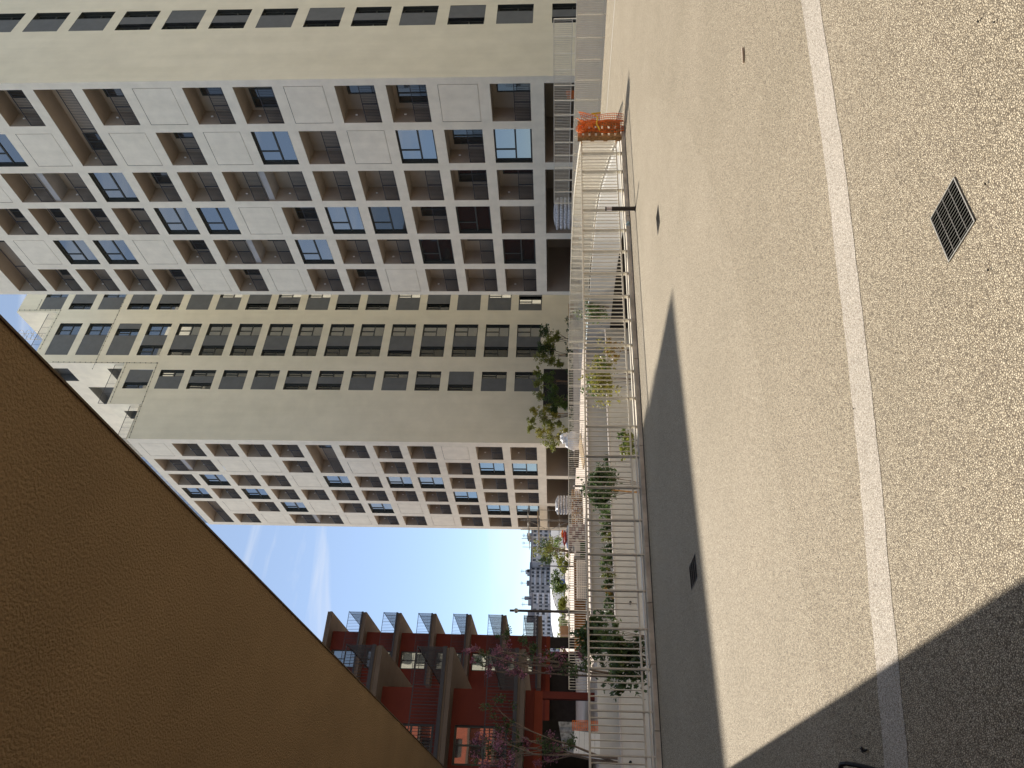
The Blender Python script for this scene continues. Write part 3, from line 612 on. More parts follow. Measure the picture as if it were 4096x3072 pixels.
b = MB(); b.quad((0, -.4, 0), (54, -.4, 0), (54, -.4, 22.4), (0, -.4, 22.4)); b.build('glazing', 'frame_grey', BS)
for k in range(7): MB().box(0, 54, .02, 1.3, 3.0+3.15*k, 3.3+3.15*k).build('balcony_slab', 'taupe', BS)
# ------------------------------------------------------------------ drains, bollard, small things
def grate(label, x0, x1, y0, y1, nx, ny, z=0.0055, fr=0.006):
    root = thing('drain_grate', label, 'drain', ((x0+x1)/2, (y0+y1)/2, 0), 'steel drain grates set in the path'); cx, cy, _ = root.location
    b = MB(); b.box(x0-cx, x1-cx, y0-cy, y1-cy, 0.001, 0.0022); b.build('sump_shade', 'pit_shade', root)  # flat black plate; shade of the missing depth is put into its colour
    b = MB(); b.box(x0-cx, x1-cx, y0-cy, y0+fr-cy, 0.0022, z); b.box(x0-cx, x1-cx, y1-fr-cy, y1-cy, 0.0022, z); b.box(x0-cx, x0+fr-cx, y0+fr-cy, y1-fr-cy, 0.0022, z); b.box(x1-fr-cx, x1-cx, y0+fr-cy, y1-fr-cy, 0.0022, z); b.build('frame', 'grate_steel', root)
    for k in range(1, nx): x = x0+(x1-x0)*k/nx-cx; MB().box(x-0.0007, x+0.0007, y0+fr-cy, y1-fr-cy, 0.0024, z-0.001).build('bar', 'grate_steel', root)
    for k in range(1, ny): y = y0+(y1-y0)*k/ny-cy; MB().box(x0+fr-cx, x1-fr-cx, y-0.001, y+0.001, 0.0026, z-0.0004).build('cross_bar', 'grate_steel', root)
    return root
grate('square steel drain grate in the near foreground of the aggregate path', 2.205, 2.475, 2.005, 2.235, 15, 4)
grate('small drain grate on the path before the dark bollard', 8.98, 9.40, 8.15, 8.45, 14, 4)
grate('small drain grate on the path at the left beside the building shadow', 2.98, 3.28, 8.2, 8.68, 12, 4)
bl = thing('bollard_light', 'short dark cylindrical bollard light with a pale lens near the near fence', 'bollard', (12.12, 10.62, 0))
b = MB(); b.tube((0, 0, 0), (0, 0, 0.012), 0.065, 0.065, 20); b.tube((0, 0, 0.012), (0, 0, 0.52), 0.047, 0.047, 20); b.build('body', 'bollard_metal', bl)
b = MB(); b.tube((0, 0, 0.522), (0, 0, 0.635), 0.044, 0.044, 20); b.build('lens', 'lens_white', bl)
b = MB(); b.tube((0, 0, 0.636), (0, 0, 0.662), 0.048, 0.048, 20); b.build('cap', 'bollard_metal', bl)
b = MB(); b.blob((12.75, 11.66, 0.045), (0.09, 0.06, 0.045), 4, 0.25, 10, 6); tag(b.build('face_mask', 'mask_blue'), 'crumpled light blue mask lying beside the kerb', 'mask')
b = MB(); p = [Vector((6.24-0.017*k, 3.6+0.008*k+0.004*math.sin(k), 0.012)) for k in range(9)]
for k in range(8): b.tube(p[k], p[k+1], 0.009, 0.009, 8); b.tube(p[k].lerp(p[k+1], .3), p[k].lerp(p[k+1], .7), 0.012, 0.012, 8)
mat('tube_beige', (0.75, 0.65, 0.52), 0.6); tag(b.build('plastic_tube', 'tube_beige'), 'short ribbed plastic tube lying on the sunlit path', 'tube')
b = MB(); b.blob((0.62, 4.26, 0.01), (0.008, 0.03, 0.005), 2, 0.3, 8, 4); b.blob((0.63, 4.31, 0.008), (0.014, 0.014, 0.006), 3, 0.3, 8, 4); tag(b.build('dead_leaf', 'black'), 'dark dead leaf lying in the shade next to the pale strip', 'leaf')
bgp = thing('bag', 'black bag resting in the shade at the left edge of the path', 'bag', (0.40, 4.25, 0))
b = MB(); b.blob((0, 0, 0.08), (0.12, 0.27, 0.10), 6, 0.06, 16, 8, 0.2); b.build('body', 'black', bgp, True)
b = MB(); pts = [Vector((0.10+0.05*math.sin(t*3.14/8), -0.2+t*0.05, 0.05+0.10*math.sin(t*3.14/8))) for t in range(9)]; b.path(pts, [0.012]*9, 6); b.build('handle', 'black', bgp)
rr = random.Random(11)
for k, (px, py) in enumerate(((3960, 1080), (3950, 735), (3420, 1635), (3920, 85), (3985, 88))):
    p = atZ(px, py, 0); b = MB(); b.blob((p.x, p.y, 0.008), (0.005, 0.004, 0.004), k, 0.3, 7, 4); tag(b.build('pebble', 'black'), ['dark pebble left of the steel drain grate in the foreground', 'dark wood chip by the square drain grate', 'tiny dark pebble next to the pale strip', 'small rusty scrap at the right foreground of the path', 'second small rusty scrap at the right foreground'][k], 'pebble')
# cracks in the slab
b = MB(); c0 = [atZ(2474+k*2.1, 195+k*13, 0) for k in range(10)]
for k in range(9): b.quad((c0[k].x-.02, c0[k].y, .005), (c0[k].x+.02, c0[k].y, .005), (c0[k+1].x+.02, c0[k+1].y, .005), (c0[k+1].x-.02, c0[k+1].y, .005))
structure(b.build('path_crack', 'dark_room'))
# ------------------------------------------------------------------ pallet with orange net at the fence end
PL = thing('pallet', 'wooden pallet standing upright at the end of the near fence', 'pallet', (15.66, 11.36, 0.09))
for k in range(7): MB().box(0.0, 0.70, 0.0, 0.022, 0.02+k*0.165, 0.02+k*0.165+0.11).build('board', 'wood', PL)
for k in range(3): MB().box(0.0+k*0.305, 0.09+k*0.305, 0.023, 0.105, 0.01, 1.12).build('bearer', 'wood', PL)
for k in range(4): MB().box(0.0, 0.70, 0.106, 0.128, 0.03+k*0.33, 0.13+k*0.33).build('board', 'wood', PL)
def net(name, label, P, nu, nv, r, m='net_orange'):
    b = MB()
    for i in range(nu+1):
        for j in range(nv+1):
            if i < nu: b.tube(P(i/nu, j/nv), P((i+1)/nu, j/nv), r, r, 4, False)
            if j < nv: b.tube(P(i/nu, j/nv), P(i/nu, (j+1)/nv), r, r, 4, False)
    return tag(b.build(name, m), label, 'net')
def Pn(u, v):
    a = u*4.2; x = 15.82+0.62*u; y = 11.27+0.07*math.sin(a*2.3+v*2)+0.05*math.sin(v*7+a); z = 0.03+1.12*v+0.05*math.sin(a*1.7)*v
    return Vector((x+0.03*math.sin(v*9+a), y, z))
net('safety_net', 'orange plastic safety net wrapped round the upright pallet', Pn, 15, 20, 0.0075)
def Pn2(u, v): return Vector((15.75+0.42*u+0.05*math.sin(v*6), 11.20-0.06*math.sin(v*5+u*3), 0.78+0.42*v+0.06*math.sin(u*7)))
net('safety_net', 'loose fold of orange net bunched over the top of the pallet', Pn2, 10, 9, 0.0085)
b = MB(); b.path([Vector((15.68, 11.16, 0.66)), Vector((15.9, 11.14, 0.74)), Vector((16.15, 11.13, 0.70)), Vector((16.42, 11.2, 0.78))], [0.02]*4, 6); b.path([Vector((16.3, 11.12, 0.86)), Vector((16.34, 11.12, 0.62))], [0.022]*2, 6); tag(b.build('strap', 'strap_yellow'), 'yellow strap tied round the orange net and pallet', 'strap')
# ------------------------------------------------------------------ planting
def foliage(mb, c, r, n, ls, rnd, shell=0.35):
    c = Vector(c)
    sub = [Vector((rnd.gauss(0, .5), rnd.gauss(0, .5), rnd.gauss(0, .5))) for _ in range(max(3, n//28))]
    for _ in range(n):
        q = rnd.choice(sub); p = Vector((q.x+rnd.gauss(0, .2), q.y+rnd.gauss(0, .2), q.z+rnd.gauss(0, .2)))
        s = ls*rnd.uniform(0.6, 1.3); mb.leaf((c.x+p.x*r[0], c.y+p.y*r[1], c.z+p.z*r[2]), s, s*0.55, rnd)
def shrub(label, c, r, n, ls, m, seed, stems=5, cat='shrub', name='shrub', group=None, zbase=None, m2=None, lumps=6):
    rnd = random.Random(seed); zb = c[2]-r[2]-0.25 if zbase is None else zbase
    root = thing(name, label, cat, (c[0], c[1], zb), group)
    st = MB(); fo = MB(); f2 = MB()
    for k in range(lumps):
        o = Vector((rnd.uniform(-0.62, 0.62)*r[0], rnd.uniform(-0.62, 0.62)*r[1], rnd.uniform(-0.55, 0.62)*r[2])); q = rnd.uniform(0.34, 0.58)
        cc = (o.x, o.y, o.z+c[2]-zb); foliage(f2 if (m2 and k % 3 == 0) else fo, cc, (r[0]*q, r[1]*q, r[2]*q), n//lumps, ls, rnd, 0.2)
        b0 = Vector((rnd.uniform(-.06, .06), rnd.uniform(-.06, .06), 0)); mid = b0.lerp(Vector(cc), .5)+Vector((rnd.uniform(-.08, .08), rnd.uniform(-.08, .08), 0))
        st.path([b0, mid, Vector(cc)], [0.016, 0.011, 0.005], 5)
    foliage(fo, (0, 0, c[2]-zb), r, n//4, ls, rnd, 0.6)
    fo.build('foliage', m, root)
    if m2: f2.build('foliage', m2, root)
    st.build('stems', 'bark', root)
    return root
def tree(label, base, top, crowns, n, ls, m, seed, stems=3, bark='bark', rad=0.03, group=None, m2=None, stake=False, name='young_tree'):
    """crowns: list of (centre, radii) in world coordinates"""
    rnd = random.Random(seed); root = thing(name, label, 'tree', base, group); B = Vector(base)
    tr = MB(); fo = MB(); f2 = MB()
    for k in range(stems):
        o = Vector((rnd.uniform(-.12, .12), rnd.uniform(-.12, .12), 0)); t = Vector(top)-B + Vector((rnd.uniform(-.5, .5), rnd.uniform(-.3, .3), rnd.uniform(-.5, 0)))
        pts = [o+(t-o)*(q/5)+Vector((rnd.uniform(-.05, .05), rnd.uniform(-.05, .05), 0))*(q > 0) for q in range(6)]
        tr.path(pts, [rad*(1-q/7) for q in range(6)], 6)
        for (c, r) in crowns[k::stems]:
            cc = Vector(c)-B; s = pts[rnd.choice((2, 3, 4))]; md = s.lerp(cc, .55)+Vector((rnd.uniform(-.1, .1), rnd.uniform(-.1, .1), rnd.uniform(0, .1)))
            tr.path([s, md, cc], [rad*.5, rad*.35, rad*.15], 5)
            for q in range(4): e = cc+Vector((rnd.uniform(-1, 1)*r[0], rnd.uniform(-1, 1)*r[1], rnd.uniform(-1, 1)*r[2]))*.8; tr.tube(cc.lerp(md, .3), e, rad*.16, rad*.06, 4, False)
    for i, (c, r) in enumerate(crowns):
        cc = Vector(c)-B; foliage(f2 if (m2 and i % 2) else fo, cc, r, n//len(crowns), ls, rnd, 0.25)
    tr.build('trunk', bark, root); fo.build('crown', m, root)
    if m2: f2.build('crown', m2, root)
    if stake: MB().tube((.15, 0, 0), (.15, 0.02, min(1.9, (Vector(top)-B).length*.6)), 0.03, 0.03, 6).build('stake', 'stake', root)
    return root
# planter boxes in the court
def planter(label, px0, px1, v, Y, wdt, zb=-3.3):
    a = atY(v, px0, Y); c = atY(v, px1, Y); x0, x1 = sorted((a.x, c.x)); z = (a.z+c.z)/2
    root = thing('planter', label, 'planter', (x0, Y, zb))
    MB().box(0.002, x1-x0-.002, 0.03, 0.2, 0.001, z-zb-0.05).build('wall', 'court_wall', root); MB().box(0, x1-x0, 0, 0.24, z-zb-0.05, z-zb+0.03).build('coping', 'coping_pale', root)
    MB().box(0.02, x1-x0-.02, 0.21, wdt, 0.001, z-zb-0.12).build('soil', 'soil', root)
    if x1-x0 > 10:
        for q in (2412, 3050):
            p = atY(2521, q, Y); MB().tube((p.x-x0, -.10, p.z-zb), (p.x-x0, .04, p.z-zb), .055, .055, 12).build('drain_spout', 'black', root)
    return z, x0, x1
zP, xa, xb = planter('long pale planter wall running across the sunken court', 1560, 3200, 2455, 30.0, 0.95)
planter('short raised pale planter section right of the yellowish shrub', 1170, 1312, 2446, 32.4, 1.7)
planter('stepped pale planter section with the higher coping', 1312, 1556, 2427, 32.0, 2.0)
# shrubs along the planter
sp = [(1838, 2425, .5, 'leaf_dark'), (1880, 2430, .5, 'leaf_dark'), (2040, 2425, .8, 'leaf_glossy'), (2075, 2432, .55, 'leaf_green'), (2115, 2428, .6, 'leaf_dark'), (2150, 2430, .62, 'leaf_olive'), (2190, 2432, .55, 'leaf_dark'), (2225, 2432, .55, 'leaf_green'), (2262, 2434, .6, 'leaf_glossy'), (2300, 2440, .5, 'leaf_olive'), (2330, 2440, .55, 'leaf_dark'), (2372, 2442, .5, 'leaf_autumn'), (2412, 2442, .55, 'leaf_dark'), (2450, 2444, .55, 'leaf_glossy')]
nm = ['first', 'second', 'third', 'fourth', 'fifth', 'sixth', 'seventh', 'eighth', 'ninth', 'tenth', 'eleventh', 'twelfth', 'thirteenth', 'fourteenth']
for k, (py, px, rr_, m) in enumerate(sp):
    p = atY(px, py, 30.5); shrub('%s low shrub from the right in the long court planter' % nm[k], (p.x, 30.55, p.z), (rr_*.62, .38, rr_*.62), 340, 0.055, m, 40+k, group='low shrubs in the long planter', zbase=zP-.1)
def shr(label, py0, py1, px0, px1, Y, n, ls, m, seed, m2=None, depth=.6, lumps=7, zbase=None):
    a = atY(px0, py0, Y); c = atY(px1, py1, Y); cx = (a.x+c.x)/2; cz = (a.z+c.z)/2; rx = abs(a.x-c.x)/2; rz = abs(a.z-c.z)/2
    return shrub(label, (cx, Y, cz), (rx, depth, rz), n, ls, m, seed, m2=m2, lumps=lumps, zbase=zbase if zbase is not None else min(a.z, c.z)-.5)
shr('upright bright green shrub beside the end of the white ramp wall', 1172, 1290, 2318, 2425, 30, 1500, .075, 'leaf_green', 60, 'leaf_glossy', zbase=-1.1)
shr('large yellowish green bush in the middle of the sunken court', 1425, 1612, 2350, 2480, 27, 2600, .075, 'leaf_yellow', 61, 'leaf_green', depth=.9, lumps=10, zbase=-2.6)
shr('thin reddish yellow shrub on the right of the yellowish bush', 1355, 1440, 2410, 2490, 27, 420, .07, 'leaf_autumn', 66, depth=.4, zbase=-2.2)
shr('low bright green shrub just behind the near fence', 1735, 1842, 2475, 2545, 17, 900, .06, 'leaf_olive', 62, 'leaf_green', depth=.45, zbase=-1.0)
shr('dense dark green bush rising to the fence top in the court', 1868, 2020, 2345, 2480, 24, 2600, .075, 'leaf_dark', 63, 'leaf_glossy', depth=.8, lumps=9, zbase=-2.2)
shr('dark willow leaved bush under the tall lamp post', 2478, 2625, 2302, 2450, 24, 2000, .095, 'leaf_dark', 64, 'leaf_glossy', depth=.7, lumps=9, zbase=-2.0)
shr('broad big leaved dark bush behind the near fence at the left', 2505, 2790, 2400, 2600, 17.5, 1500, .075, 'leaf_dark', 65, 'leaf_green', depth=.6, lumps=12, zbase=-1.6)
b = MB(); p = atY(2450, 1980, 24); b.tube((p.x, 24, -2.6), (p.x+.25, 24, 0.2), .03, .03, 6); tag(b.build('stake', 'stake'), 'leaning wooden stake supporting the dense dark green bush', 'stake')
# flowering trees
def crownpts(pts, Y, spread, seed):
    rnd = random.Random(seed); out = []
    for (px, py, r) in pts: p = atY(px, py, Y+rnd.uniform(-spread, spread)); out.append(((p.x, p.y, p.z), (r, r*.9, r)))
    return out
c1 = crownpts([(1890, 2600, .28), (1935, 2640, .3), (2000, 2600, .38), (2015, 2545, .3), (2030, 2650, .4), (2095, 2570, .32), (2075, 2690, .3), (2180, 2625, .35), (2230, 2650, .4), (2270, 2680, .45), (2320, 2615, .35), (2330, 2670, .4), (1960, 2680, .25), (2130, 2600, .2)], 26, .4, 1)
p0 = atY(2480, 2700, 26); p1 = atY(1960, 2620, 26)
tree('pink flowering tree before the corner of the nearer red block', tuple(p0), tuple(p1), c1, 2600, .05, 'leaf_pink', 71, 3, 'bark_pale', .045, m2='leaf_dark', name='flowering_tree', group='pink flowering trees')
c2 = crownpts([(1915, 2960, .32), (1960, 2990, .4), (1985, 2940, .42), (1990, 2835, .36), (2020, 3030, .45), (2060, 2985, .38), (2100, 2965, .2), (2190, 2970, .35), (2230, 3000, .4), (2280, 2965, .3), (2170, 3050, .3), (2010, 2905, .25), (1950, 3050, .4)], 26, .4, 2)
p0 = atY(2470, 3040, 26); p1 = atY(2010, 2960, 26)
tree('pink flowering tree at the left edge before the dark red wall', tuple(p0), tuple(p1), c2, 2600, .05, 'leaf_pink', 72, 3, 'bark_pale', .045, m2='leaf_dark', name='flowering_tree', group='pink flowering trees')
# plaza young trees in front of the left tower
tp = [('thin dark tree at the right end of the plaza row', 1365, 1338, [(2180, 1330, .5), (2200, 1370, .55), (2165, 1395, .45), (2225, 1355, .4)], 'leaf_dark', 'leaf_olive', False),
      ('bushy olive young tree second from the right in the plaza row', 1425, 1425, [(2165, 1420, .6), (2200, 1405, .5), (2205, 1450, .5), (2190, 1380, .4), (2235, 1465, .35)], 'leaf_olive', 'leaf_dark', True),
      ('spreading tree before the dark doorway of the cream tower', 1530, 1530, [(2150, 1490, .4), (2170, 1515, .5), (2150, 1545, .5), (2200, 1520, .5), (2160, 1575, .4), (2215, 1560, .4)], 'leaf_olive', 'leaf_green', True),
      ('dark low tree in front of the black doorway', 1600, 1602, [(2200, 1590, .45), (2225, 1605, .45), (2215, 1630, .35), (2255, 1620, .4)], 'leaf_dark', 'leaf_green', False),
      ('bright green young tree beside the white bag', 1660, 1662, [(2140, 1650, .5), (2170, 1665, .5), (2185, 1640, .45), (2195, 1685, .4), (2215, 1660, .4), (2130, 1690, .3)], 'leaf_yellow', 'leaf_olive', True),
      ('tallest light green young tree left of the bright green one', 1750, 1745, [(2125, 1718, .3), (2160, 1735, .4), (2190, 1755, .55), (2205, 1720, .5), (2215, 1775, .45), (2240, 1745, .4), (2235, 1700, .35), (2260, 1725, .35)], 'leaf_olive', 'leaf_yellow', False)]
for k, (lb, pb, pt_, cr_, m1, m2, stk) in enumerate(tp):
    Y = 49 + (k % 3)*.7; p0 = atY(2310, pb, Y); p1 = atY(cr_[0][0]+25, pt_, Y); cs = []
    for (px, py, r) in cr_: p = atY(px, py, Y); cs.append(((p.x, Y+random.uniform(-.3, .3), p.z), (r, r*.9, r*.9)))
    tree(lb, (p0.x, Y, 0.25), tuple(p1), cs, 2700, .08, m1, 80+k, 4, 'bark', .035, 'young trees on the plaza', m2, stk)
pb = thing('planter', 'long low pale planter under the row of young plaza trees', 'planter', (27.5, 48.0, 0))
MB().box(0, 15, 0, 0.25, 0.001, 0.45).build('wall', 'coping_pale', pb); MB().box(0.02, 15, 0.25, 3.2, 0.001, 0.38).build('soil', 'soil', pb)
hg = MB(); rnd = random.Random(9)
for k in range(26): foliage(hg, (28+k*.55, 48.6+rnd.uniform(-.2, .5), .6+rnd.uniform(-.1, .25)), (.4, .35, .3), 60, .07, rnd, .2)
o = hg.build('ground_cover', 'leaf_dark'); o['kind'] = 'stuff'; tag(o, 'low green ground cover in the plaza planter', 'plants')
# ------------------------------------------------------------------ plaza furniture and building materials
def wrapped(label, c, sx, sy, layers, lh, m, seed, film_top=True, rot=0.0):
    root = thing('wrapped_pallet', label, 'pallet', c); root.rotation_euler.z = rot; rnd = random.Random(seed)
    for k in range(3): MB().box(-sx/2, sx/2, -sy/2+k*(sy-.1)/2, -sy/2+k*(sy-.1)/2+.1, 0.001, .1).build('bearer', 'wood_pale', root)
    MB().box(-sx/2, sx/2, -sy/2, sy/2, .101, .125).build('deck', 'wood_pale', root)
    for k in range(layers):
        b = MB(); b.blob((rnd.uniform(-.02, .02), rnd.uniform(-.02, .02), .13+lh*(k+.5)), (sx*.58, sy*.58, lh*.62), seed+k, .05, 20, 6)
        v = []
        for (x, y, z) in b.v: v.append((max(-sx/2, min(sx/2, x*1.25)), max(-sy/2, min(sy/2, y*1.25)), z))
        b.v = v; b.build('sack_layer', m, root, True)
    if film_top: b = MB(); b.blob((0, 0, .13+lh*layers), (sx*.5, sy*.5, lh*.5), seed+50, .12, 18, 6); b.build('film_hood', 'film', root, True)
    return root
wrapped('tall silver film wrapped pallet of sacks near the pale tower base', (21.75, 46, .0), 1.05, 1.05, 8, .2, 'film', 1)
wrapped('film wrapped pallet of sacks under the right tower', (37.2, 33.0, .0), 1.1, 2.1, 7, .26, 'film', 2)
root = thing('paver_stack', 'film covered stack of reddish concrete pavers behind the far railing', 'pavers', (17.3, 41.2, 0))
rnd = random.Random(4)
for k in range(5):
    for j in range(6): MB().box(-.72+j*.24, -.72+j*.24+.225, -.5+rnd.uniform(-.02, .02), .5, .02+k*.19, .02+k*.19+.165).build('paver', 'paver_red' if (j+k) % 3 else 'coping_pale', root)
b = MB(); b.blob((0, 0, 1.0), (.78, .55, .13), 8, .12, 18, 6); b.build('film_cover', 'film', root, True)
b = MB(); b.blob((17.2, 41.0, 1.22), (.45, .3, .1), 3, .2, 12, 6); tag(b.build('red_sack', 'red_plastic'), 'dark red sack lying on top of the paver stack', 'sack')
b = MB(); b.blob((17.5, 41.1, 1.36), (.25, .2, .07), 5, .25, 12, 6); tag(b.build('orange_bundle', 'net_orange'), 'orange bundle on top of the dark red sack', 'bundle')
def pstack(label, c, nx, nz, seed):
    root = thing('timber_stack', label, 'timber', c, 'stacks of timber and paving ends behind the far railing'); rnd = random.Random(seed)
    for k in range(nz):
        for j in range(nx): MB().box(j*.16, j*.16+.13, rnd.uniform(-.05, .05), .9, k*.125+.001, k*.125+.09).build('board', rnd.choice(('wood', 'wood', 'coping_pale', 'paver_red')), root)
    return root
pstack('wide low stack of mixed timber ends beside the paver stack', (18.9, 43.6, 0), 10, 6, 1); pstack('second stack of timber ends under the silver wrapped pallet', (20.6, 44.0, 0), 9, 6, 2)
for k in range(6):
    p0 = atZ(2340, 1995+k*4, .02); b = MB(); b.box(0, 3.2, 0, .14, 0, .06); o = b.build('plank', 'wood_pale'); o.location = (21.0+k*.12, 38.0+k*.42, .02+.001*k); o.rotation_euler = (0, -.06, .5+.02*k); tag(o, ['nearest', 'second', 'third', 'fourth', 'fifth', 'farthest'][k]+' of the pale planks lying slanted on the plaza', 'plank', 'planks on the plaza')
bgr = thing('big_bag', 'large white builder bag standing by the young trees', 'bag', (26.0, 44.3, 0))
b = MB(); b.blob((0, 0, .55), (.7, .6, .62), 3, .1, 18, 10, .15); b.build('body', 'white_bag', bgr, True); b = MB(); b.blob((.25, 0, 1.18), (.4, .35, .3), 9, .3, 14, 8); b.build('open_top', 'white_bag', bgr, True)
bn = thing('slatted_bench', 'long pale slatted bench block with dark gaps on the plaza', 'bench', (13.05, 39.6, 0))
for k in range(5): MB().box(0, 2.25, 0, .5, .03+k*.105, .03+k*.105+.09).build('slat', 'coping_pale', bn)
MB().box(.03, 2.2, .04, .46, .001, .53).build('core', 'dark_room', bn)
cn = thing('corten_planter', 'rusty brown corten steel planter behind the slatted bench', 'planter', (10.6, 41.4, 0)); MB().box(0, 5.6, 0, .05, 0.001, .66).build('side', 'corten', cn); MB().box(0, 5.6, .05, 1.4, .001, .55).build('soil', 'soil', cn); MB().box(5.55, 5.6, .05, 1.4, .56, .66).build('side', 'corten', cn)
blk = thing('stone_blocks', 'pale stacked stone blocks at the right end of the corten planter', 'blocks', (15.9, 40.6, 0))
for k in range(3): MB().box(k*.3, k*.3+.28, 0, .5, .3, .64).build('block', 'coping_pale', blk)
MB().box(0, .9, 0, .5, .001, .29).build('block', 'leaf_dark', blk)
def post_light(label, c, h, r=.05):
    root = thing('lamp_post', label, 'lamp', c, 'lamp posts on the plaza'); b = MB(); b.tube((0, 0, 0), (0, 0, 1.0), r*1.25, r*1.25, 12); b.tube((0, 0, 1.0), (0, 0, h), r, r*.75, 12); b.build('pole', 'bollard_metal', root)
    b = MB(); b.blob((0, 0, h-.32), (r*1.7, r*1.7, .12), 1, 0, 12, 6); b.build('lamp_head', 'grate_steel', root); return root
post_light('tall dark lamp post rising above the far railing by the red block', (11.15, 36.0, 0), 4.05, .075)
post_light('thin dark lamp post standing before the white vaulted hall', (26.3, 70, 0), 3.6, .06)
for k, (x, y, lb) in enumerate(((15.13, 38, 'small dark bollard in front of the pale stone blocks'), (20.24, 40, 'small dark bollard beside the slanted planks'))):
    root = thing('bollard_light', lb, 'bollard', (x, y, 0), 'small bollards on the plaza'); MB().tube((0, 0, 0), (0, 0, .62), .06, .06, 12).build('body', 'bollard_metal', root); MB().tube((0, 0, .62), (0, 0, .72), .055, .055, 12).build('lens', 'lens_white', root)
# crates and barriers near the towers
def crate(label, c, s):
    root = thing('crate', label, 'crate', c, 'orange wooden crates')
    for k in range(3): MB().box(-s/2, s/2, -s/2, -s/2+.02, .02+k*.16, .02+k*.16+.11).build('slat', 'stake', root); MB().box(-s/2, -s/2+.02, -s/2+.02, s/2, .02+k*.16, .02+k*.16+.11).build('slat', 'stake', root)
    MB().box(-s/2+.03, s/2, -s/2+.03, s/2, .001, .45).build('core', 'wood', root); return root
crate('orange wooden crate on the plaza by the corner of the right tower', (40.6, 47.0, .4), .9)
crate('orange wooden crate under the wrapped pallet of sacks', (36.6, 34.6, .35), .8)
def Pb(u, v): return Vector((38.8, 24.9+.5*u, .6+.7*v+.05*math.sin(6*u)))
net('safety_net', 'faded orange net hanging at the foot of the right tower', Pb, 8, 8, .012)
# sheet, net and pale panels by the red building
wp = thing('panel_stack', 'leaning pale grey boards before the dark red wall', 'boards', (4.2, 29.9, 0))
for k in range(5): MB().box(-.52, .52, -.02, .02, .0+k*.2, .19+k*.2).build('board', 'white_paint', wp)
wp.rotation_euler = (0.1, 0.05, 0.5)
def Pc(u, v): return Vector((4.85+.35*u, 30.6+.05*math.sin(9*v), .02+1.0*v))
net('safety_net', 'dull orange net strip beside the leaning pale boards', Pc, 7, 12, .012)
# scaffold at the far corner of the left tower
sc = thing('scaffold', 'tubular scaffold at the far foot of the stepped cream tower', 'scaffold', (30.6, 68.5, 0))
b = MB()
for x in (0, 1.2):
    for y in (0, 2.4, 4.8, 7.2): b.tube((x, y, 0), (x, y, 5.6), .03, .03, 6)
for z in (.4, 1.5, 2.6, 3.7, 4.8):
    for x in (0, 1.2): b.tube((x, -.4, z), (x, 7.6, z), .028, .028, 6)
    for y in (0, 2.4, 4.8, 7.2): b.tube((-.3, y, z), (1.4, y, z), .028, .028, 6)
for k in range(3): b.tube((0, k*2.4, .4), (0, k*2.4+2.4, 2.6), .025, .025, 6); b.tube((0, k*2.4+2.4, 2.6), (0, k*2.4, 4.8), .025, .025, 6)
b.build('tubes', 'scaffold', sc)
for k in range(3): MB().box(.1+k*.36, .1+k*.36+.33, -.2, 7.4, 3.75, 3.79).build('deck_board', 'wood_pale', sc)
# ------------------------------------------------------------------ background
fence('metal_fence', 'distant sunlit railing at the far edge of the plaza', None, [atY(2260, 2130, 92).to_tuple()[:2], atY(2260, 2560, 92).to_tuple()[:2]], 0.25, 1.1, 2.0, 9, br=.016, base=.02, lowrail=.08)
hall = thing('vaulted_hall', 'white vaulted hall with a rounded roof behind the trees', 'building', (0, 150, 0))
a = atY(2200, 2140, 150); c = atY(2200, 2465, 150); x1, x0 = a.x, c.x; zt = a.z
pr = []
for k in range(11): t = math.pi/2*k/10; pr.append((x0+ (1-math.cos(t))*9.0, .2+(zt-.4)*math.sin(t)))
pr += [(x1+30, zt-.2), (x1+30, 0.2)]
h = MB(); n = len(pr); yy = 0, 26
i = len(h.v); h.v += [(x, 0, z) for x, z in pr]+[(x, 26, z) for x, z in pr]; h.f.append(tuple(range(n)))
for k in range(n-1): h.f.append((k, n+k, n+k+1, k+1))
h.build('shell', 'arch_white', hall, False)
p = atY(2257, 2342, 149.9); MB().box(p.x-1.3, p.x+1.3, -.25, -.05, p.z-.9, p.z+.9).build('sign', 'sign_blue', hall)
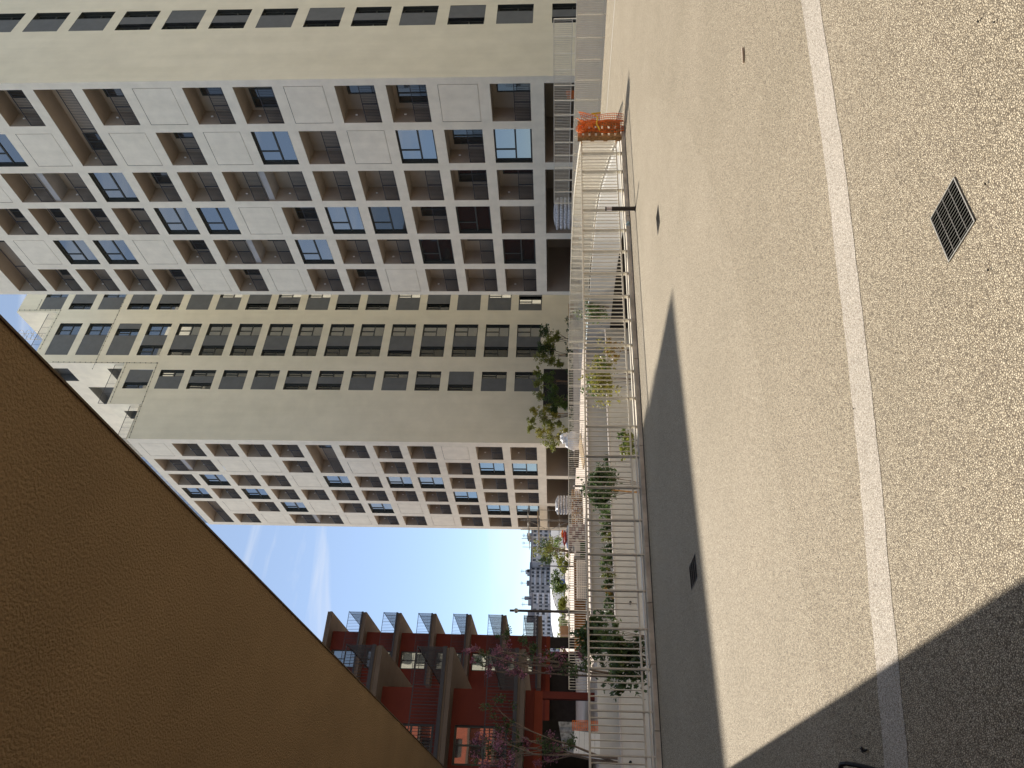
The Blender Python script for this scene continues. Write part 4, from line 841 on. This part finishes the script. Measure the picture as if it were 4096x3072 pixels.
def far_block(label, y0, y1, vt, vb, Y, floors, ncol, seed, mw='hazed_wall'):
    a = atY(vt, y1, Y); c = atY(vt, y0, Y); x0, x1 = a.x, c.x; zt = a.z; root = thing('far_apartment_block', label, 'building', (x0, Y, 0), 'far apartment blocks'); w = x1-x0
    zb = atY(vb, (y0+y1)/2, Y).z
    MB().box(0, w, 0, 14, -2, zt).build('wall', mw, root); MB().box(-.3, w+.3, -.6, 14, zt, zt+1.0).build('roof', 'hazed_dark', root)
    rnd = random.Random(seed); fh = (zt-zb)/floors; cw_ = w/ncol
    wm = mk(MB().box(0, cw_*.55, -.08, .05, 0, fh*.55), 'window', 'hazed_window'); bm = mk(MB().box(0, cw_*.92, -1.3, -.0, 0, fh*.34), 'balcony', 'hazed_white')
    for f in range(floors):
        for k in range(ncol):
            if rnd.random() < .9: link('window', wm, root, (k*cw_+cw_*.2, 0, zb+f*fh+fh*.32))
            if (k//2) % 3 != 0: link('balcony', bm, root, (k*cw_+cw_*.04, 0, zb+f*fh))
    for k in range(int(w/5)):
        x = rnd.uniform(1, w-2); hh = rnd.uniform(1, 4.5); MB().box(x, x+rnd.uniform(.8, 3.5), 1, 5, zt+1.0, zt+1+hh).build('chimney', rnd.choice(('hazed_dark', 'hazed_wall')), root)
    for k in range(max(2, int(w/14))):
        x = rnd.uniform(1, w-1); b = MB(); b.box(x-.1, x+.1, 2, 2.2, zt+1, zt+7); b.box(x-1.2, x+1.2, 2.05, 2.15, zt+6, zt+6.2); b.box(x-.8, x+.8, 2.05, 2.15, zt+5.2, zt+5.4); b.build('aerial', 'hazed_dark', root)
    return root
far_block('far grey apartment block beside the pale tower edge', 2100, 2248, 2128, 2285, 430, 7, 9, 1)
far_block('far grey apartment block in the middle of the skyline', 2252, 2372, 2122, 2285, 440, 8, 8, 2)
far_block('far grey block with a blank gable left of the middle one', 2374, 2445, 2130, 2290, 425, 7, 5, 3, 'hazed_wall')
far_block('far pale block with white facades behind the tall lamp post', 2446, 2620, 2138, 2300, 410, 7, 11, 4, 'hazed_white')
bgt = [(2160, 2215, 1.6, 85, 'dark tree crown beside the scaffold in the background'), (2215, 2255, 1.5, 88, 'rounded bush before the vaulted hall'), (2290, 2238, 1.9, 90, 'bushy tree under the thin lamp post'), (2330, 2246, 1.5, 90, 'spreading bush before the rounded end of the hall'), (2395, 2262, 1.0, 90, 'low bush near the blue sign'), (2435, 2262, 1.2, 92, 'small bush right of the tall lamp post'), (2480, 2258, 1.3, 92, 'light green bush left of the tall lamp post'), (2540, 2262, 1.4, 92, 'hedge bush next to the farther red block')]
for k, (py, px, r, Y, lb) in enumerate(bgt):
    p = atY(px, py, Y); shrub(lb, (p.x, Y+2, max(p.z, .7)), (r*.95, r*.8, r*.75), 700, .16, ('leaf_green', 'leaf_olive', 'leaf_dark')[k % 3], 100+k, cat='bush', name='background_bush', group='bushes beyond the plaza', zbase=0.0)
p = atY(2205, 2205, 60)
cs = []
for (px, py, r) in ((2160, 2215, .7), (2170, 2180, .65), (2185, 2205, .75), (2200, 2235, .6), (2205, 2180, .6), (2180, 2240, .5)): q = atY(px, py, 60); cs.append(((q.x, 60+random.uniform(-.4, .4), q.z), (r, r*.9, r)))
tree('slender multi stemmed tree before the far skyline', (atY(2330, 2210, 60).x, 60, 0), (p.x, 60, p.z+.6), cs, 1500, .085, 'leaf_olive', 120, 5, 'bark', .045, m2='leaf_dark')
cx = MB(); cx.box(0, .95, 0, .9, 0.2, 1.3); mat('cabin_brown', (0.24, 0.15, 0.085)); o = cx.build('site_cabin', 'cabin_brown'); q = atY(2260, 2520, 80); o.location = (q.x-.5, 80, 0); tag(o, 'brown box cabin standing beyond the corten planter', 'cabin')
